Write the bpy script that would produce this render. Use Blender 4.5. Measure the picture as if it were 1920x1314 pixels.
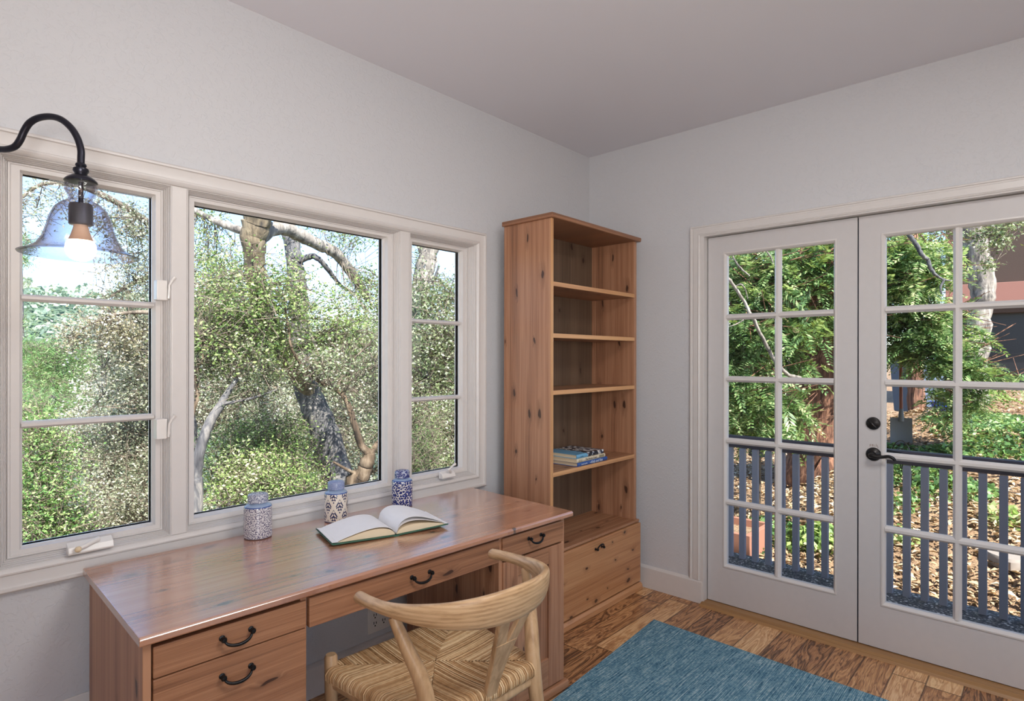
import bpy, bmesh, math, random
import numpy as np
from mathutils import Vector, Matrix

sc = bpy.context.scene
for o in list(bpy.data.objects):
    bpy.data.objects.remove(o, do_unlink=True)
C = sc.collection

# ------------------------------------------------------------------ camera
YAW, ROLL = 0.7417, 0.0013
CAM = Vector((-3.1661, -2.2191, 1.3772))
FPX, CXP, CYP = 1103.04, 960.0, 670.96
fw = Vector((math.cos(YAW), math.sin(YAW), 0))
r0 = Vector((math.sin(YAW), -math.cos(YAW), 0))
u0 = Vector((0, 0, 1))
cr = r0 * math.cos(ROLL) + u0 * math.sin(ROLL)
cu = -r0 * math.sin(ROLL) + u0 * math.cos(ROLL)
cam_d = bpy.data.cameras.new('camera')
cam_d.sensor_width = 36.0
cam_d.lens = FPX / 1920 * 36.0
cam_d.shift_y = (CYP - 657.0) / 1920
cam_d.clip_start = 0.05
cam_d.clip_end = 600
cam = bpy.data.objects.new('camera', cam_d)
C.objects.link(cam)
M = Matrix((cr, cu, -fw)).transposed().to_4x4()
M.translation = CAM
cam.matrix_world = M
sc.camera = cam

# ------------------------------------------------------------------ view + world + sun + big lights
sc.view_settings.view_transform = 'Standard'
sc.view_settings.look = 'None'
sc.view_settings.gamma = 1.0
sc.view_settings.exposure = 0.0
sc.view_settings.use_curve_mapping = False

SUN_DIR = Vector((-0.21, -0.64, 0.74)).normalized()      # from the ground towards the sun
w = bpy.data.worlds.new('sky')
sc.world = w
w.use_nodes = True
nt = w.node_tree
nt.nodes.clear()
sky = nt.nodes.new('ShaderNodeTexSky')
sky.sky_type = 'NISHITA'
sky.sun_disc = False
sky.sun_elevation = math.asin(SUN_DIR.z)
sky.sun_rotation = math.atan2(SUN_DIR.x, SUN_DIR.y)
sky.altitude = 2500
sky.dust_density = 0.1
sky.ozone_density = 1.0
bg = nt.nodes.new('ShaderNodeBackground')
bg.inputs['Strength'].default_value = 0.42
wo = nt.nodes.new('ShaderNodeOutputWorld')
nt.links.new(sky.outputs[0], bg.inputs[0])
nt.links.new(bg.outputs[0], wo.inputs[0])

sun_d = bpy.data.lights.new('sun', 'SUN')
sun_d.energy = 12.5
sun_d.angle = math.radians(0.6)
sun_d.color = (1.0, 0.95, 0.86)
sun = bpy.data.objects.new('sun', sun_d)
C.objects.link(sun)
sun.rotation_euler = SUN_DIR.to_track_quat('Z', 'Y').to_euler()


def area(name, loc, direction, sx, sy, power, col):
    d = bpy.data.lights.new(name, 'AREA')
    d.shape = 'RECTANGLE'
    d.size, d.size_y = sx, sy
    d.energy = power
    d.color = col
    o = bpy.data.objects.new(name, d)
    C.objects.link(o)
    o.location = loc
    o.rotation_euler = (-Vector(direction)).to_track_quat('Z', 'Y').to_euler()
    return o


area('rear_fill_area', (-4.15, -5.06, 1.5), (0.25, 1, 0.05), 1.3, 1.9, 18, (1.0, 0.99, 0.98))  # added fill light just outside an unseen opening in the rear wall
area('ceiling_light', (-1.9, -2.6, 2.655), (0, 0, -1), 0.8, 0.8, 36, (1.0, 0.985, 0.96))
# the photographer's flash, bounced off the ceiling above the desk
fl_d = bpy.data.lights.new('ceiling_bounce_flash', 'SPOT')
fl_d.energy = 138
fl_d.spot_size = math.radians(125)
fl_d.spot_blend = 1.0
fl_d.shadow_soft_size = 0.2
fl_d.color = (1.0, 0.985, 0.97)
fl_o = bpy.data.objects.new('ceiling_bounce_flash', fl_d)
C.objects.link(fl_o)
fl_o.location = (-3.4, -2.4, 1.5)
fl_o.rotation_euler = (-(Vector((-1.9, -1.0, 2.68)) - Vector(fl_o.location))).to_track_quat('Z', 'Y').to_euler()


def at(px, py, f):
    """world point seen in the photograph at (px, py), f metres along the optical axis"""
    return CAM + (fw + cr * ((px - CXP) / FPX) + cu * ((CYP - py) / FPX)) * f


# ------------------------------------------------------------------ tagging helpers
def tag(o, label=None, cat=None, group=None, kind=None):
    if label: o['label'] = label
    if cat: o['category'] = cat
    if group: o['group'] = group
    if kind: o['kind'] = kind
    return o


def thing(name, label, cat, loc=(0, 0, 0), rotz=0.0, group=None):
    o = bpy.data.objects.new(name, None)
    o.empty_display_size = 0.1
    C.objects.link(o)
    o.location = loc
    o.rotation_euler = (0, 0, rotz)
    return tag(o, label, cat, group)


class MB:
    def __init__(self):
        self.v = []
        self.f = []

    def add(self, vs, fs):
        b = len(self.v)
        self.v += [tuple(p) for p in vs]
        self.f += [tuple(i + b for i in q) for q in fs]
        return self

    def box(self, x0, x1, y0, y1, z0, z1, T=None):
        vs = [(x, y, z) for x in (x0, x1) for y in (y0, y1) for z in (z0, z1)]
        if T: vs = [T(*p) for p in vs]
        return self.add(vs, [(0, 1, 3, 2), (4, 6, 7, 5), (0, 4, 5, 1), (2, 3, 7, 6), (0, 2, 6, 4), (1, 5, 7, 3)])

    def loops(self, loops, closed=True, cap=True, wrap=False):
        n = len(loops[0])
        vs = [p for l in loops for p in l]
        fs = []
        m = len(loops)
        for i in range(m if wrap else m - 1):
            a, b = i * n, ((i + 1) % m) * n
            for j in range(n if closed else n - 1):
                k = (j + 1) % n
                fs.append((a + j, a + k, b + k, b + j))
        if cap and not wrap:
            fs.append(tuple(range(n - 1, -1, -1)))
            fs.append(tuple((m - 1) * n + j for j in range(n)))
        return self.add(vs, fs)

    def tube(self, pts, rad, sides=8, cap=True, squash=None):
        pts = [Vector(p) for p in pts]
        n = len(pts)
        if not hasattr(rad, '__len__'): rad = [rad] * n
        loops = []
        prev = None
        for i in range(n):
            t = (pts[min(i + 1, n - 1)] - pts[max(i - 1, 0)])
            t = t.normalized() if t.length > 1e-9 else Vector((0, 0, 1))
            if prev is None:
                a = Vector((0, 0, 1)) if abs(t.z) < 0.9 else Vector((1, 0, 0))
                nrm = (a - t * a.dot(t)).normalized()
            else:
                nrm = (prev - t * prev.dot(t))
                nrm = nrm.normalized() if nrm.length > 1e-6 else prev
            prev = nrm
            bn = t.cross(nrm)
            s = squash or (1, 1)
            loops.append([pts[i] + (nrm * math.cos(q) * s[0] + bn * math.sin(q) * s[1]) * rad[i]
                          for q in [2 * math.pi * j / sides for j in range(sides)]])
        return self.loops(loops, cap=cap)

    def lathe(self, prof, seg=32, c=(0, 0, 0), cap=True):
        loops = [[(c[0] + r * math.cos(2 * math.pi * j / seg), c[1] + r * math.sin(2 * math.pi * j / seg), c[2] + z)
                  for j in range(seg)] for r, z in prof]
        return self.loops(loops, cap=cap)

    def lathe_closed(self, prof, seg=48, c=(0, 0, 0)):
        """closed profile (a wall with thickness)"""
        loops = [[(c[0] + r * math.cos(2 * math.pi * j / seg), c[1] + r * math.sin(2 * math.pi * j / seg), c[2] + z)
                  for j in range(seg)] for r, z in prof]
        return self.loops(loops, wrap=True)

    def ball(self, c, r, seg=12, rings=8, s=(1, 1, 1)):
        loops = []
        for i in range(1, rings):
            a = math.pi * i / rings
            loops.append([(c[0] + s[0] * r * math.sin(a) * math.cos(2 * math.pi * j / seg),
                           c[1] + s[1] * r * math.sin(a) * math.sin(2 * math.pi * j / seg),
                           c[2] - s[2] * r * math.cos(a)) for j in range(seg)])
        return self.loops(loops)

    def prism(self, poly, axis, a, b, T=None):
        """extrude a 2D polygon along axis from a to b"""
        def mk(p, q):
            v = [0, 0, 0]
            o = [i for i in range(3) if i != axis]
            v[o[0]], v[o[1]], v[axis] = p[0], p[1], q
            return T(*v) if T else tuple(v)
        return self.loops([[mk(p, a) for p in poly], [mk(p, b) for p in poly]])

    def ring(self, A, B, prof, T):
        """mitred frame between rectangle A and rectangle B (u0,u1,v0,v1); prof = closed list of (t, d)"""
        loops = []
        for t, d in prof:
            r = [A[i] + (B[i] - A[i]) * t for i in range(4)]
            loops.append([T(r[0], r[2], d), T(r[1], r[2], d), T(r[1], r[3], d), T(r[0], r[3], d)])
        return self.loops(loops, wrap=True)

    def build(self, name, mat, parent=None, bevel=0, smooth=None, subsurf=0, seg=2, recalc=True):
        me = bpy.data.meshes.new(name)
        me.from_pydata(self.v, [], self.f)
        if recalc:
            bm = bmesh.new()
            bm.from_mesh(me)
            bmesh.ops.recalc_face_normals(bm, faces=bm.faces)
            bm.to_mesh(me)
            bm.free()
        me.materials.append(mat)
        if smooth is not None:
            me.shade_smooth()
            me.set_sharp_from_angle(angle=math.radians(smooth))
        o = bpy.data.objects.new(name, me)
        C.objects.link(o)
        if parent: o.parent = parent
        if bevel:
            b = o.modifiers.new('bevel', 'BEVEL')
            b.width = bevel
            b.segments = seg
            b.limit_method = 'ANGLE'
            b.angle_limit = math.radians(40)
            b.harden_normals = False
        if subsurf:
            s = o.modifiers.new('sub', 'SUBSURF')
            s.levels = s.render_levels = subsurf
        return o


def box_obj(name, mat, parent, x0, x1, y0, y1, z0, z1, bevel=0.0015, **k):
    return MB().box(x0, x1, y0, y1, z0, z1).build(name, mat, parent, bevel=bevel, **k)


def struct(o):
    o['kind'] = 'structure'
    return o


def catmull(pts, n=8):
    P = [Vector(p) for p in pts]
    out = []
    for i in range(len(P) - 1):
        p0, p1, p2, p3 = P[max(i - 1, 0)], P[i], P[i + 1], P[min(i + 2, len(P) - 1)]
        for j in range(n):
            t = j / n
            out.append(0.5 * ((2 * p1) + (p2 - p0) * t + (2 * p0 - 5 * p1 + 4 * p2 - p3) * t * t + (3 * p1 - p0 - 3 * p2 + p3) * t ** 3))
    out.append(P[-1])
    return out


def lerps(vals, n):
    out = []
    for i in range(len(vals) - 1):
        for j in range(n):
            out.append(vals[i] + (vals[i + 1] - vals[i]) * j / n)
    out.append(vals[-1])
    return out


# ------------------------------------------------------------------ materials
def lin(r, g, b):
    f = lambda c: (c / 255) / 12.92 if c / 255 <= 0.04045 else ((c / 255 + 0.055) / 1.055) ** 2.4
    return (f(r), f(g), f(b), 1.0)


class NT:
    def __init__(self, name):
        self.m = bpy.data.materials.new(name)
        self.m.use_nodes = True
        self.t = self.m.node_tree
        self.t.nodes.clear()
        self.out = self.t.nodes.new('ShaderNodeOutputMaterial')

    def n(self, typ, ins=None, **attr):
        nd = self.t.nodes.new(typ)
        for k, v in attr.items():
            setattr(nd, k, v)
        for k, v in (ins or {}).items():
            self.set(nd.inputs[k], v)
        return nd

    def set(self, sock, v):
        if isinstance(v, bpy.types.NodeSocket): self.t.links.new(v, sock)
        elif isinstance(v, bpy.types.Node): self.t.links.new(v.outputs[0], sock)
        else: sock.default_value = v

    def math(self, op, a, b=None, c=None, clamp=False):
        nd = self.n('ShaderNodeMath', operation=op, use_clamp=clamp)
        self.set(nd.inputs[0], a)
        if b is not None: self.set(nd.inputs[1], b)
        if c is not None: self.set(nd.inputs[2], c)
        return nd.outputs[0]

    def mix(self, fac, a, b, mode='MIX'):
        nd = self.n('ShaderNodeMix', data_type='RGBA', blend_type=mode)
        self.set(nd.inputs[0], fac)
        self.set(nd.inputs[6], a)
        self.set(nd.inputs[7], b)
        return nd.outputs[2]

    def ramp(self, fac, stops, interp='LINEAR'):
        nd = self.n('ShaderNodeValToRGB')
        nd.color_ramp.interpolation = interp
        e = nd.color_ramp.elements
        while len(e) < len(stops): e.new(0.5)
        for el, (p, c) in zip(e, stops):
            el.position = p
            el.color = c if len(c) == 4 else (*c, 1)
        self.set(nd.inputs[0], fac)
        return nd.outputs[0]

    def rng(self, v, a, b, c=0.0, d=1.0):
        nd = self.n('ShaderNodeMapRange', clamp=True)
        for i, q in enumerate((v, a, b, c, d)): self.set(nd.inputs[i], q)
        return nd.outputs[0]

    def obj(self):
        return self.n('ShaderNodeTexCoord').outputs['Object']

    def noise(self, vec, scale, detail=3, rough=0.5, dist=0.0):
        return self.n('ShaderNodeTexNoise', {'Vector': vec, 'Scale': scale, 'Detail': detail, 'Roughness': rough, 'Distortion': dist}).outputs[0]

    def bump(self, h, strength, dist=0.001):
        return self.n('ShaderNodeBump', {'Height': h, 'Strength': strength, 'Distance': dist}).outputs[0]

    def principled(self, **k):
        nd = self.n('ShaderNodeBsdfPrincipled')
        for a, v in k.items(): self.set(nd.inputs[a.replace('_', ' ')], v)
        self.t.links.new(nd.outputs[0], self.out.inputs[0])
        return nd

    def surface(self, sh):
        self.set(self.out.inputs[0], sh)
        return self.m


def plain(name, col, rough=0.5, metal=0.0, spec=0.5, bump=0.0, bscale=200):
    t = NT(name)
    v = t.obj()
    n = t.noise(v, 30, 3)
    c = t.mix(t.rng(n, 0.3, 0.7, 0, 0.10), col, (col[0] * 0.75, col[1] * 0.75, col[2] * 0.75, 1))
    p = t.principled(Base_Color=c, Roughness=rough, Metallic=metal)
    p.inputs['Specular IOR Level'].default_value = spec
    if bump:
        t.set(p.inputs['Normal'], t.bump(t.noise(v, bscale, 4), bump))
    return t.m


def pine(name, grain, cross, light, mid, dark, rough=0.38, stave=0.085, knots=0.5, seed=0.0, coat=0.0, kscale=(2.6, 8.0)):
    """honey pine: staves across, streaks along, dark oval knots"""
    t = NT(name)
    s = t.n('ShaderNodeSeparateXYZ', {0: t.obj()}).outputs
    g, c = s['XYZ'.index(grain)], s['XYZ'.index(cross)]
    st = t.math('FLOOR', t.math('DIVIDE', t.math('ADD', c, 7.013 + seed), stave))
    rnd = t.n('ShaderNodeTexWhiteNoise', {'W': t.math('ADD', st, seed)}, noise_dimensions='1D').outputs['Value']
    rnd2 = t.n('ShaderNodeTexWhiteNoise', {'W': t.math('ADD', st, 31.7 + seed)}, noise_dimensions='1D').outputs['Value']
    gs = t.math('ADD', g, t.math('MULTIPLY', rnd, 9.0))
    # knots
    kv = t.n('ShaderNodeCombineXYZ', {0: t.math('MULTIPLY', g, kscale[0]), 1: t.math('MULTIPLY', c, kscale[1]), 2: seed}).outputs[0]
    kn = t.noise(kv, 3.0, 2)
    kv2 = t.n('ShaderNodeVectorMath', {0: kv, 1: t.n('ShaderNodeCombineXYZ', {0: t.math('MULTIPLY', kn, 0.25), 1: t.math('MULTIPLY', kn, 0.25)}).outputs[0]}, operation='ADD').outputs[0]
    vor = t.n('ShaderNodeTexVoronoi', {'Vector': kv2, 'Scale': 1.0, 'Randomness': 1.0}, voronoi_dimensions='2D')
    gate = t.math('GREATER_THAN', t.n('ShaderNodeSeparateColor', {0: vor.outputs['Color']}).outputs[0], 1 - knots)
    size = t.math('MULTIPLY_ADD', t.n('ShaderNodeSeparateColor', {0: vor.outputs['Color']}).outputs[1], 0.060, 0.035)
    d = vor.outputs['Distance']
    core = t.math('MULTIPLY', gate, t.rng(t.math('DIVIDE', d, size), 1.0, 0.75))
    halo = t.math('MULTIPLY', gate, t.rng(t.math('DIVIDE', d, size), 3.2, 1.0))
    # streaks bend round the knots
    cc = t.math('ADD', c, t.math('MULTIPLY', halo, 0.012))
    v1 = t.n('ShaderNodeCombineXYZ', {0: t.math('MULTIPLY', gs, 1.2), 1: t.math('MULTIPLY', cc, 60.0), 2: rnd2}).outputs[0]
    n1 = t.noise(v1, 1.0, 4, 0.6, 0.6)
    v2 = t.n('ShaderNodeCombineXYZ', {0: t.math('MULTIPLY', gs, 5.0), 1: t.math('MULTIPLY', cc, 420.0), 2: rnd2}).outputs[0]
    n2 = t.noise(v2, 1.0, 2)
    f = t.math('ADD', t.math('MULTIPLY_ADD', n1, 0.70, 0.045), t.math('MULTIPLY', n2, 0.28))
    f = t.math('ADD', f, t.math('MULTIPLY', t.math('SUBTRACT', rnd, 0.5), 0.20))
    col = t.ramp(f, [(0.26, dark), (0.47, mid), (0.74, light)])
    seam = t.math('FRACT', t.math('DIVIDE', t.math('ADD', c, 7.013 + seed), stave))
    sm = t.math('LESS_THAN', seam, 0.018)
    col = t.mix(t.math('MULTIPLY', sm, 0.35), col, dark)
    col = t.mix(t.math('MULTIPLY', halo, 0.35), col, (dark[0] * 0.55, dark[1] * 0.5, dark[2] * 0.5, 1))
    col = t.mix(t.math('MULTIPLY', core, 0.85), col, lin(52, 30, 24))
    p = t.principled(Base_Color=col, Roughness=t.math('MULTIPLY_ADD', n2, 0.12, rough - 0.05))
    p.inputs['Coat Weight'].default_value = coat
    p.inputs['Coat Roughness'].default_value = 0.13 if coat < .5 else 0.22
    p.inputs['Coat IOR'].default_value = 1.5 if coat < .5 else 2.7
    t.set(p.inputs['Normal'], t.bump(n2, 0.12, 0.0006))
    return t.m


def leaf_mat(name, stops, rough=0.40, trans=0.45, gain=1.95, desat=0.28):
    def adj(c):
        l = .3 * c[0] + .6 * c[1] + .1 * c[2]
        return tuple(min(.85, (x + (l - x) * desat) * gain) for x in c[:3]) + (1.0,)
    stops = [(p, adj(c)) for p, c in stops]
    t = NT(name)
    r = t.n('ShaderNodeNewGeometry').outputs['Random Per Island']
    big = t.noise(t.obj(), 0.9, 2)
    f = t.math('ADD', t.math('MULTIPLY', r, 0.75), t.math('MULTIPLY_ADD', big, 1.1, -0.42), clamp=True)
    col = t.ramp(f, stops)
    p = t.n('ShaderNodeBsdfPrincipled', {'Base Color': col, 'Roughness': rough})
    tr = t.n('ShaderNodeBsdfTranslucent', {'Color': t.mix(0.5, col, (0.55, 0.65, 0.12, 1), 'MULTIPLY')})
    tr.inputs[0].default_value = (0.4, 0.5, 0.1, 1)
    t.set(tr.inputs[0], t.mix(0.35, col, (0.45, 0.5, 0.08, 1)))
    mx = t.n('ShaderNodeMixShader', {0: trans, 1: p, 2: tr})
    return t.surface(mx)


def bark(name, a, b, c, sc=14, stretch=0.25, bump=0.9):
    t = NT(name)
    v = t.obj()
    mp = t.n('ShaderNodeMapping', {0: v, 3: (1, 1, stretch)})
    n1 = t.noise(mp.outputs[0], sc, 5, 0.65, 0.4)
    n2 = t.noise(v, sc * 0.25, 3)
    col = t.ramp(n1, [(0.36, a), (0.5, b), (0.66, c)])
    col = t.mix(t.rng(n2, 0.45, 0.65, 0, 0.5), col, b)
    p = t.principled(Base_Color=col, Roughness=0.9)
    t.set(p.inputs['Normal'], t.bump(n1, bump, 0.02))
    return t.m


# room surfaces
def wall_paint(name, col, scale=1.0, strength=0.45):
    t = NT(name)
    v = t.obj()
    n = t.noise(v, 42 * scale, 3, 0.5, 1.5)
    n2 = t.noise(v, 160 * scale, 2)
    ridge = t.rng(n, 0.52, 0.62)
    h = t.math('ADD', t.math('MULTIPLY', ridge, 1.0), t.math('MULTIPLY', n2, 0.3))
    c = t.mix(t.rng(t.noise(v, 1.2, 2), 0.3, 0.7, 0, 0.06), col, lin(190, 185, 186))
    p = t.principled(Base_Color=c, Roughness=0.62)
    p.inputs['Specular IOR Level'].default_value = 0.35
    t.set(p.inputs['Normal'], t.bump(h, strength, 0.0016))
    return t.m


M_wall = wall_paint('plaster_wall', lin(206, 206, 209))
M_ceil = wall_paint('ceiling_paint', lin(224, 222, 227), 1.0, 0.06)
M_trim = plain('white_trim_paint', lin(216, 211, 208), 0.34)
M_door = plain('door_paint', lin(204, 200, 200), 0.36)
M_dark = plain('gasket_and_gap_shadow', lin(28, 36, 52), 0.5)
M_bronze = plain('oil_rubbed_bronze', lin(44, 42, 42), 0.32, 0.7)
M_black = plain('black_iron', lin(34, 34, 36), 0.35, 0.6)
M_lampmetal = plain('dark_bronze_lamp', lin(52, 52, 62), 0.32, 0.75)
M_plastic = plain('white_plastic', lin(232, 228, 224), 0.3)
M_slot = plain('outlet_slot_black', lin(25, 24, 24), 0.6)
M_ivory = plain('ivory_plastic', lin(226, 205, 170), 0.35)

LT, MD, DK = lin(190, 143, 111), lin(161, 113, 84), lin(112, 76, 56)
M_p_xy = pine('pine_top', 'X', 'Y', lin(204, 150, 116), lin(180, 122, 90), lin(142, 90, 66), rough=0.20, stave=0.11, knots=0.85, seed=0.3, coat=1.0, kscale=(3.6, 8.0))
M_p_shelf = pine('pine_shelf', 'X', 'Y', lin(190, 144, 110), lin(160, 112, 82), lin(118, 78, 56), rough=0.34, stave=0.09, knots=0.5, seed=9.3, kscale=(3.6, 8.0))
M_p_xz = pine('pine_front', 'X', 'Z', lin(184, 136, 102), lin(152, 106, 77), lin(98, 64, 45), rough=0.36, stave=0.30, knots=0.62, seed=1.7, kscale=(2.6, 8.0))
M_p_zy = pine('pine_side', 'Z', 'Y', LT, MD, DK, rough=0.40, stave=0.055, knots=0.50, seed=2.1, kscale=(3.2, 9.0))
M_p_zx = pine('pine_upright', 'Z', 'X', LT, MD, DK, rough=0.40, stave=0.06, knots=0.5, seed=3.3, kscale=(3.0, 10.0))
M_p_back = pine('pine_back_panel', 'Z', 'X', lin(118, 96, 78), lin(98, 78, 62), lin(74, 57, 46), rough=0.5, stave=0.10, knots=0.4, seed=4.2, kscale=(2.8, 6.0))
M_p_flap = pine('pine_flap', 'X', 'Z', lin(206, 156, 112), lin(182, 128, 86), lin(142, 90, 56), rough=0.4, stave=0.125, knots=0.55, seed=5.9, kscale=(5.0, 9.0))


def ash_wood(name, sc, amt):
    t = NT(name)
    v = t.obj()
    mp = t.n('ShaderNodeMapping', {0: v, 3: sc})
    w_ = t.n('ShaderNodeTexWave', {'Vector': mp.outputs[0], 'Scale': 9.0, 'Distortion': 5.0, 'Detail': 3.0, 'Detail Scale': 1.2}, wave_type='BANDS', bands_direction='Z').outputs['Color']
    n = t.noise(mp.outputs[0], 40, 4, 0.6, 0.8)
    f = t.math('MULTIPLY_ADD', t.n('ShaderNodeSeparateColor', {0: w_}).outputs[0], amt, t.math('MULTIPLY', n, 0.7))
    col = t.ramp(f, [(0.22, lin(164, 128, 90)), (0.45, lin(202, 166, 126)), (0.75, lin(224, 192, 152))])
    p = t.principled(Base_Color=col, Roughness=0.36)
    t.set(p.inputs['Normal'], t.bump(n, 0.08, 0.0006))
    return t.m


M_ash = ash_wood('pale_ash_wood', (1.0, 1.0, 0.12), 0.12)
M_ash_rail = ash_wood('pale_ash_bent_wood', (0.35, 0.35, 3.0), 0.16)


def floor_mat():
    t = NT('acacia_planks')
    s = t.n('ShaderNodeSeparateXYZ', {0: t.obj()}).outputs
    x, y = s[0], s[1]
    W = 0.122
    row = t.math('FLOOR', t.math('DIVIDE', y, W))
    off = t.n('ShaderNodeTexWhiteNoise', {'W': row}, noise_dimensions='1D').outputs['Value']
    xx = t.math('ADD', x, t.math('MULTIPLY', off, 3.0))
    colm = t.math('FLOOR', t.math('DIVIDE', xx, 0.74))
    idv = t.n('ShaderNodeCombineXYZ', {0: row, 1: colm, 2: 0.0}).outputs[0]
    rnd = t.n('ShaderNodeTexWhiteNoise', {'Vector': idv}, noise_dimensions='3D').outputs['Value']
    gz = t.math('MULTIPLY', rnd, 37.0)
    v1 = t.n('ShaderNodeCombineXYZ', {0: t.math('MULTIPLY', xx, 2.2), 1: t.math('MULTIPLY', y, 15.0), 2: gz}).outputs[0]
    n1 = t.noise(v1, 1.0, 4, 0.55, 1.6)
    bands = t.math('FRACT', t.math('MULTIPLY', n1, 7.0))
    bands = t.math('ABSOLUTE', t.math('SUBTRACT', bands, 0.5))
    v2 = t.n('ShaderNodeCombineXYZ', {0: t.math('MULTIPLY', xx, 8.0), 1: t.math('MULTIPLY', y, 230.0), 2: gz}).outputs[0]
    n2 = t.noise(v2, 1.0, 3)
    f = t.math('ADD', t.math('MULTIPLY', bands, 0.75), t.math('MULTIPLY', n2, 0.4))
    f = t.math('ADD', f, t.math('MULTIPLY', t.math('SUBTRACT', rnd, 0.5), 0.55))
    f = t.math('ADD', f, t.math('MULTIPLY', t.math('SUBTRACT', n1, 0.5), 0.5))
    col = t.ramp(f, [(0.05, lin(92, 62, 42)), (0.24, lin(160, 112, 74)), (0.48, lin(202, 152, 104)), (0.80, lin(236, 198, 150))])
    fy = t.math('FRACT', t.math('DIVIDE', y, W))
    fx = t.math('FRACT', t.math('DIVIDE', xx, 0.74))
    ey = t.math('MULTIPLY', t.rng(fy, 0.0, 0.035), t.rng(fy, 1.0, 0.965))
    ex = t.math('MULTIPLY', t.rng(fx, 0.0, 0.006), t.rng(fx, 1.0, 0.994))
    e = t.math('MULTIPLY', ex, ey)
    col = t.mix(e, lin(70, 44, 28), col)
    p = t.principled(Base_Color=col, Roughness=t.math('MULTIPLY_ADD', n2, 0.15, 0.22))
    h = t.math('ADD', t.math('MULTIPLY', e, 1.0), t.math('MULTIPLY', t.noise(v1, 0.6, 2), 0.8))
    t.set(p.inputs['Normal'], t.bump(h, 0.35, 0.0025))
    return t.m


M_floor = floor_mat()


def rug_mat():
    t = NT('woven_blue_rug')
    s = t.n('ShaderNodeSeparateXYZ', {0: t.obj()}).outputs
    x, y = s[0], s[1]
    yr = t.math('MULTIPLY', y, 150.0)
    row = t.math('FLOOR', yr)
    fy = t.math('ABSOLUTE', t.math('SUBTRACT', t.math('FRACT', yr), 0.5))
    xs = t.math('ADD', t.math('MULTIPLY', x, 120.0), t.math('MULTIPLY', t.n('ShaderNodeTexWhiteNoise', {'W': row}, noise_dimensions='1D').outputs['Value'], 9.0))
    cell = t.n('ShaderNodeCombineXYZ', {0: t.math('FLOOR', xs), 1: row}).outputs[0]
    r1 = t.n('ShaderNodeTexWhiteNoise', {'Vector': cell}, noise_dimensions='3D').outputs['Value']
    lon = t.n('ShaderNodeCombineXYZ', {0: t.math('MULTIPLY', x, 9.0), 1: t.math('MULTIPLY', y, 170.0)}).outputs[0]
    n = t.noise(lon, 1.0, 3, 0.6)
    f = t.math('ADD', t.math('MULTIPLY', r1, 0.16), t.math('MULTIPLY', n, 0.98))
    col = t.ramp(f, [(0.30, lin(44, 80, 104)), (0.47, lin(86, 128, 150)), (0.62, lin(124, 162, 178)), (0.84, lin(190, 208, 212))])
    p = t.principled(Base_Color=col, Roughness=0.95)
    p.inputs['Specular IOR Level'].default_value = 0.1
    h = t.math('SUBTRACT', t.math('MULTIPLY', r1, 0.6), t.math('MULTIPLY', fy, 1.6))
    t.set(p.inputs['Normal'], t.bump(h, 0.8, 0.003))
    return t.m


M_rug = rug_mat()


def glass_mat(name, tint=(0.985, 0.99, 0.985, 1), ior=1.45, boost=1.0):
    t = NT(name)
    tr = t.n('ShaderNodeBsdfTransparent', {0: tint})
    gl = t.n('ShaderNodeBsdfGlossy', {0: (1, 1, 1, 1), 'Roughness': 0.0})
    fr = t.n('ShaderNodeFresnel', {0: ior})
    mx = t.n('ShaderNodeMixShader', {0: t.math('MULTIPLY', fr.outputs[0], boost), 1: tr, 2: gl})
    return t.surface(mx)


M_glass = glass_mat('window_glass', ior=1.25, boost=0.7)


def lampglass():
    t = NT('seeded_lamp_glass')
    v = t.obj()
    lw = t.n('ShaderNodeLayerWeight', {0: 0.35}).outputs['Facing']
    n = t.noise(v, 34, 3, 0.5, 1.0)
    b = t.bump(n, 0.5, 0.004)
    tr = t.n('ShaderNodeBsdfTransparent', {0: t.ramp(lw, [(0.0, (0.93, 0.93, 0.95, 1)), (0.55, (0.72, 0.70, 0.74, 1)), (0.95, (0.16, 0.13, 0.14, 1))])})
    gl = t.n('ShaderNodeBsdfGlossy', {0: (1, 1, 1, 1), 'Roughness': 0.03, 'Normal': b})
    fac = t.math('ADD', 0.05, t.math('MULTIPLY', t.math('POWER', lw, 2.5), 0.55))
    mx = t.n('ShaderNodeMixShader', {0: fac, 1: tr, 2: gl})
    return t.surface(mx)


M_lampglass = lampglass()


def emis(name, col, strength):
    t = NT(name)
    return t.surface(t.n('ShaderNodeEmission', {0: col, 1: strength}))


M_bulb = emis('lit_bulb', (1.0, 0.80, 0.52, 1), 14.0)

# ================================================================== ROOM SHELL
XL, YR, H = -4.9, -5.0, 2.682
struct(MB().box(XL - .15, 0.10, YR - .15, 0.10, -0.12, 0.0).build('floor', M_floor))
struct(MB().box(XL - .15, 0.15, YR - .15, 0.15, H, H + .15).build('ceiling', M_ceil))
WT = .15
# window wall (left in the photo), with the window opening cut out
WX0, WX1, WZ0, WZ1 = -2.955, -1.000, 0.738, 1.998
m = MB()
m.box(XL - WT, WX0, 0, WT, 0, H).box(WX1, WT, 0, WT, 0, H).box(WX0, WX1, 0, WT, 0, WZ0).box(WX0, WX1, 0, WT, WZ1, H)
struct(m.build('wall_left', M_wall))
DY0, DY1, DZ1 = -0.7885, -2.2867, 2.0534
m = MB()
m.box(0, WT, DY0 + .025, 0, 0, H).box(0, WT, YR - WT, DY1 - .025, 0, H).box(0, WT, DY1 - .025, DY0 + .025, DZ1 + .02, H)
struct(m.build('wall_right', M_wall))
m = MB()
m.box(XL - WT, -4.82, YR - WT, YR, 0, H).box(-3.48, 0, YR - WT, YR, 0, H).box(-4.82, -3.48, YR - WT, YR, 0, .5).box(-4.82, -3.48, YR - WT, YR, 2.5, H)
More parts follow.
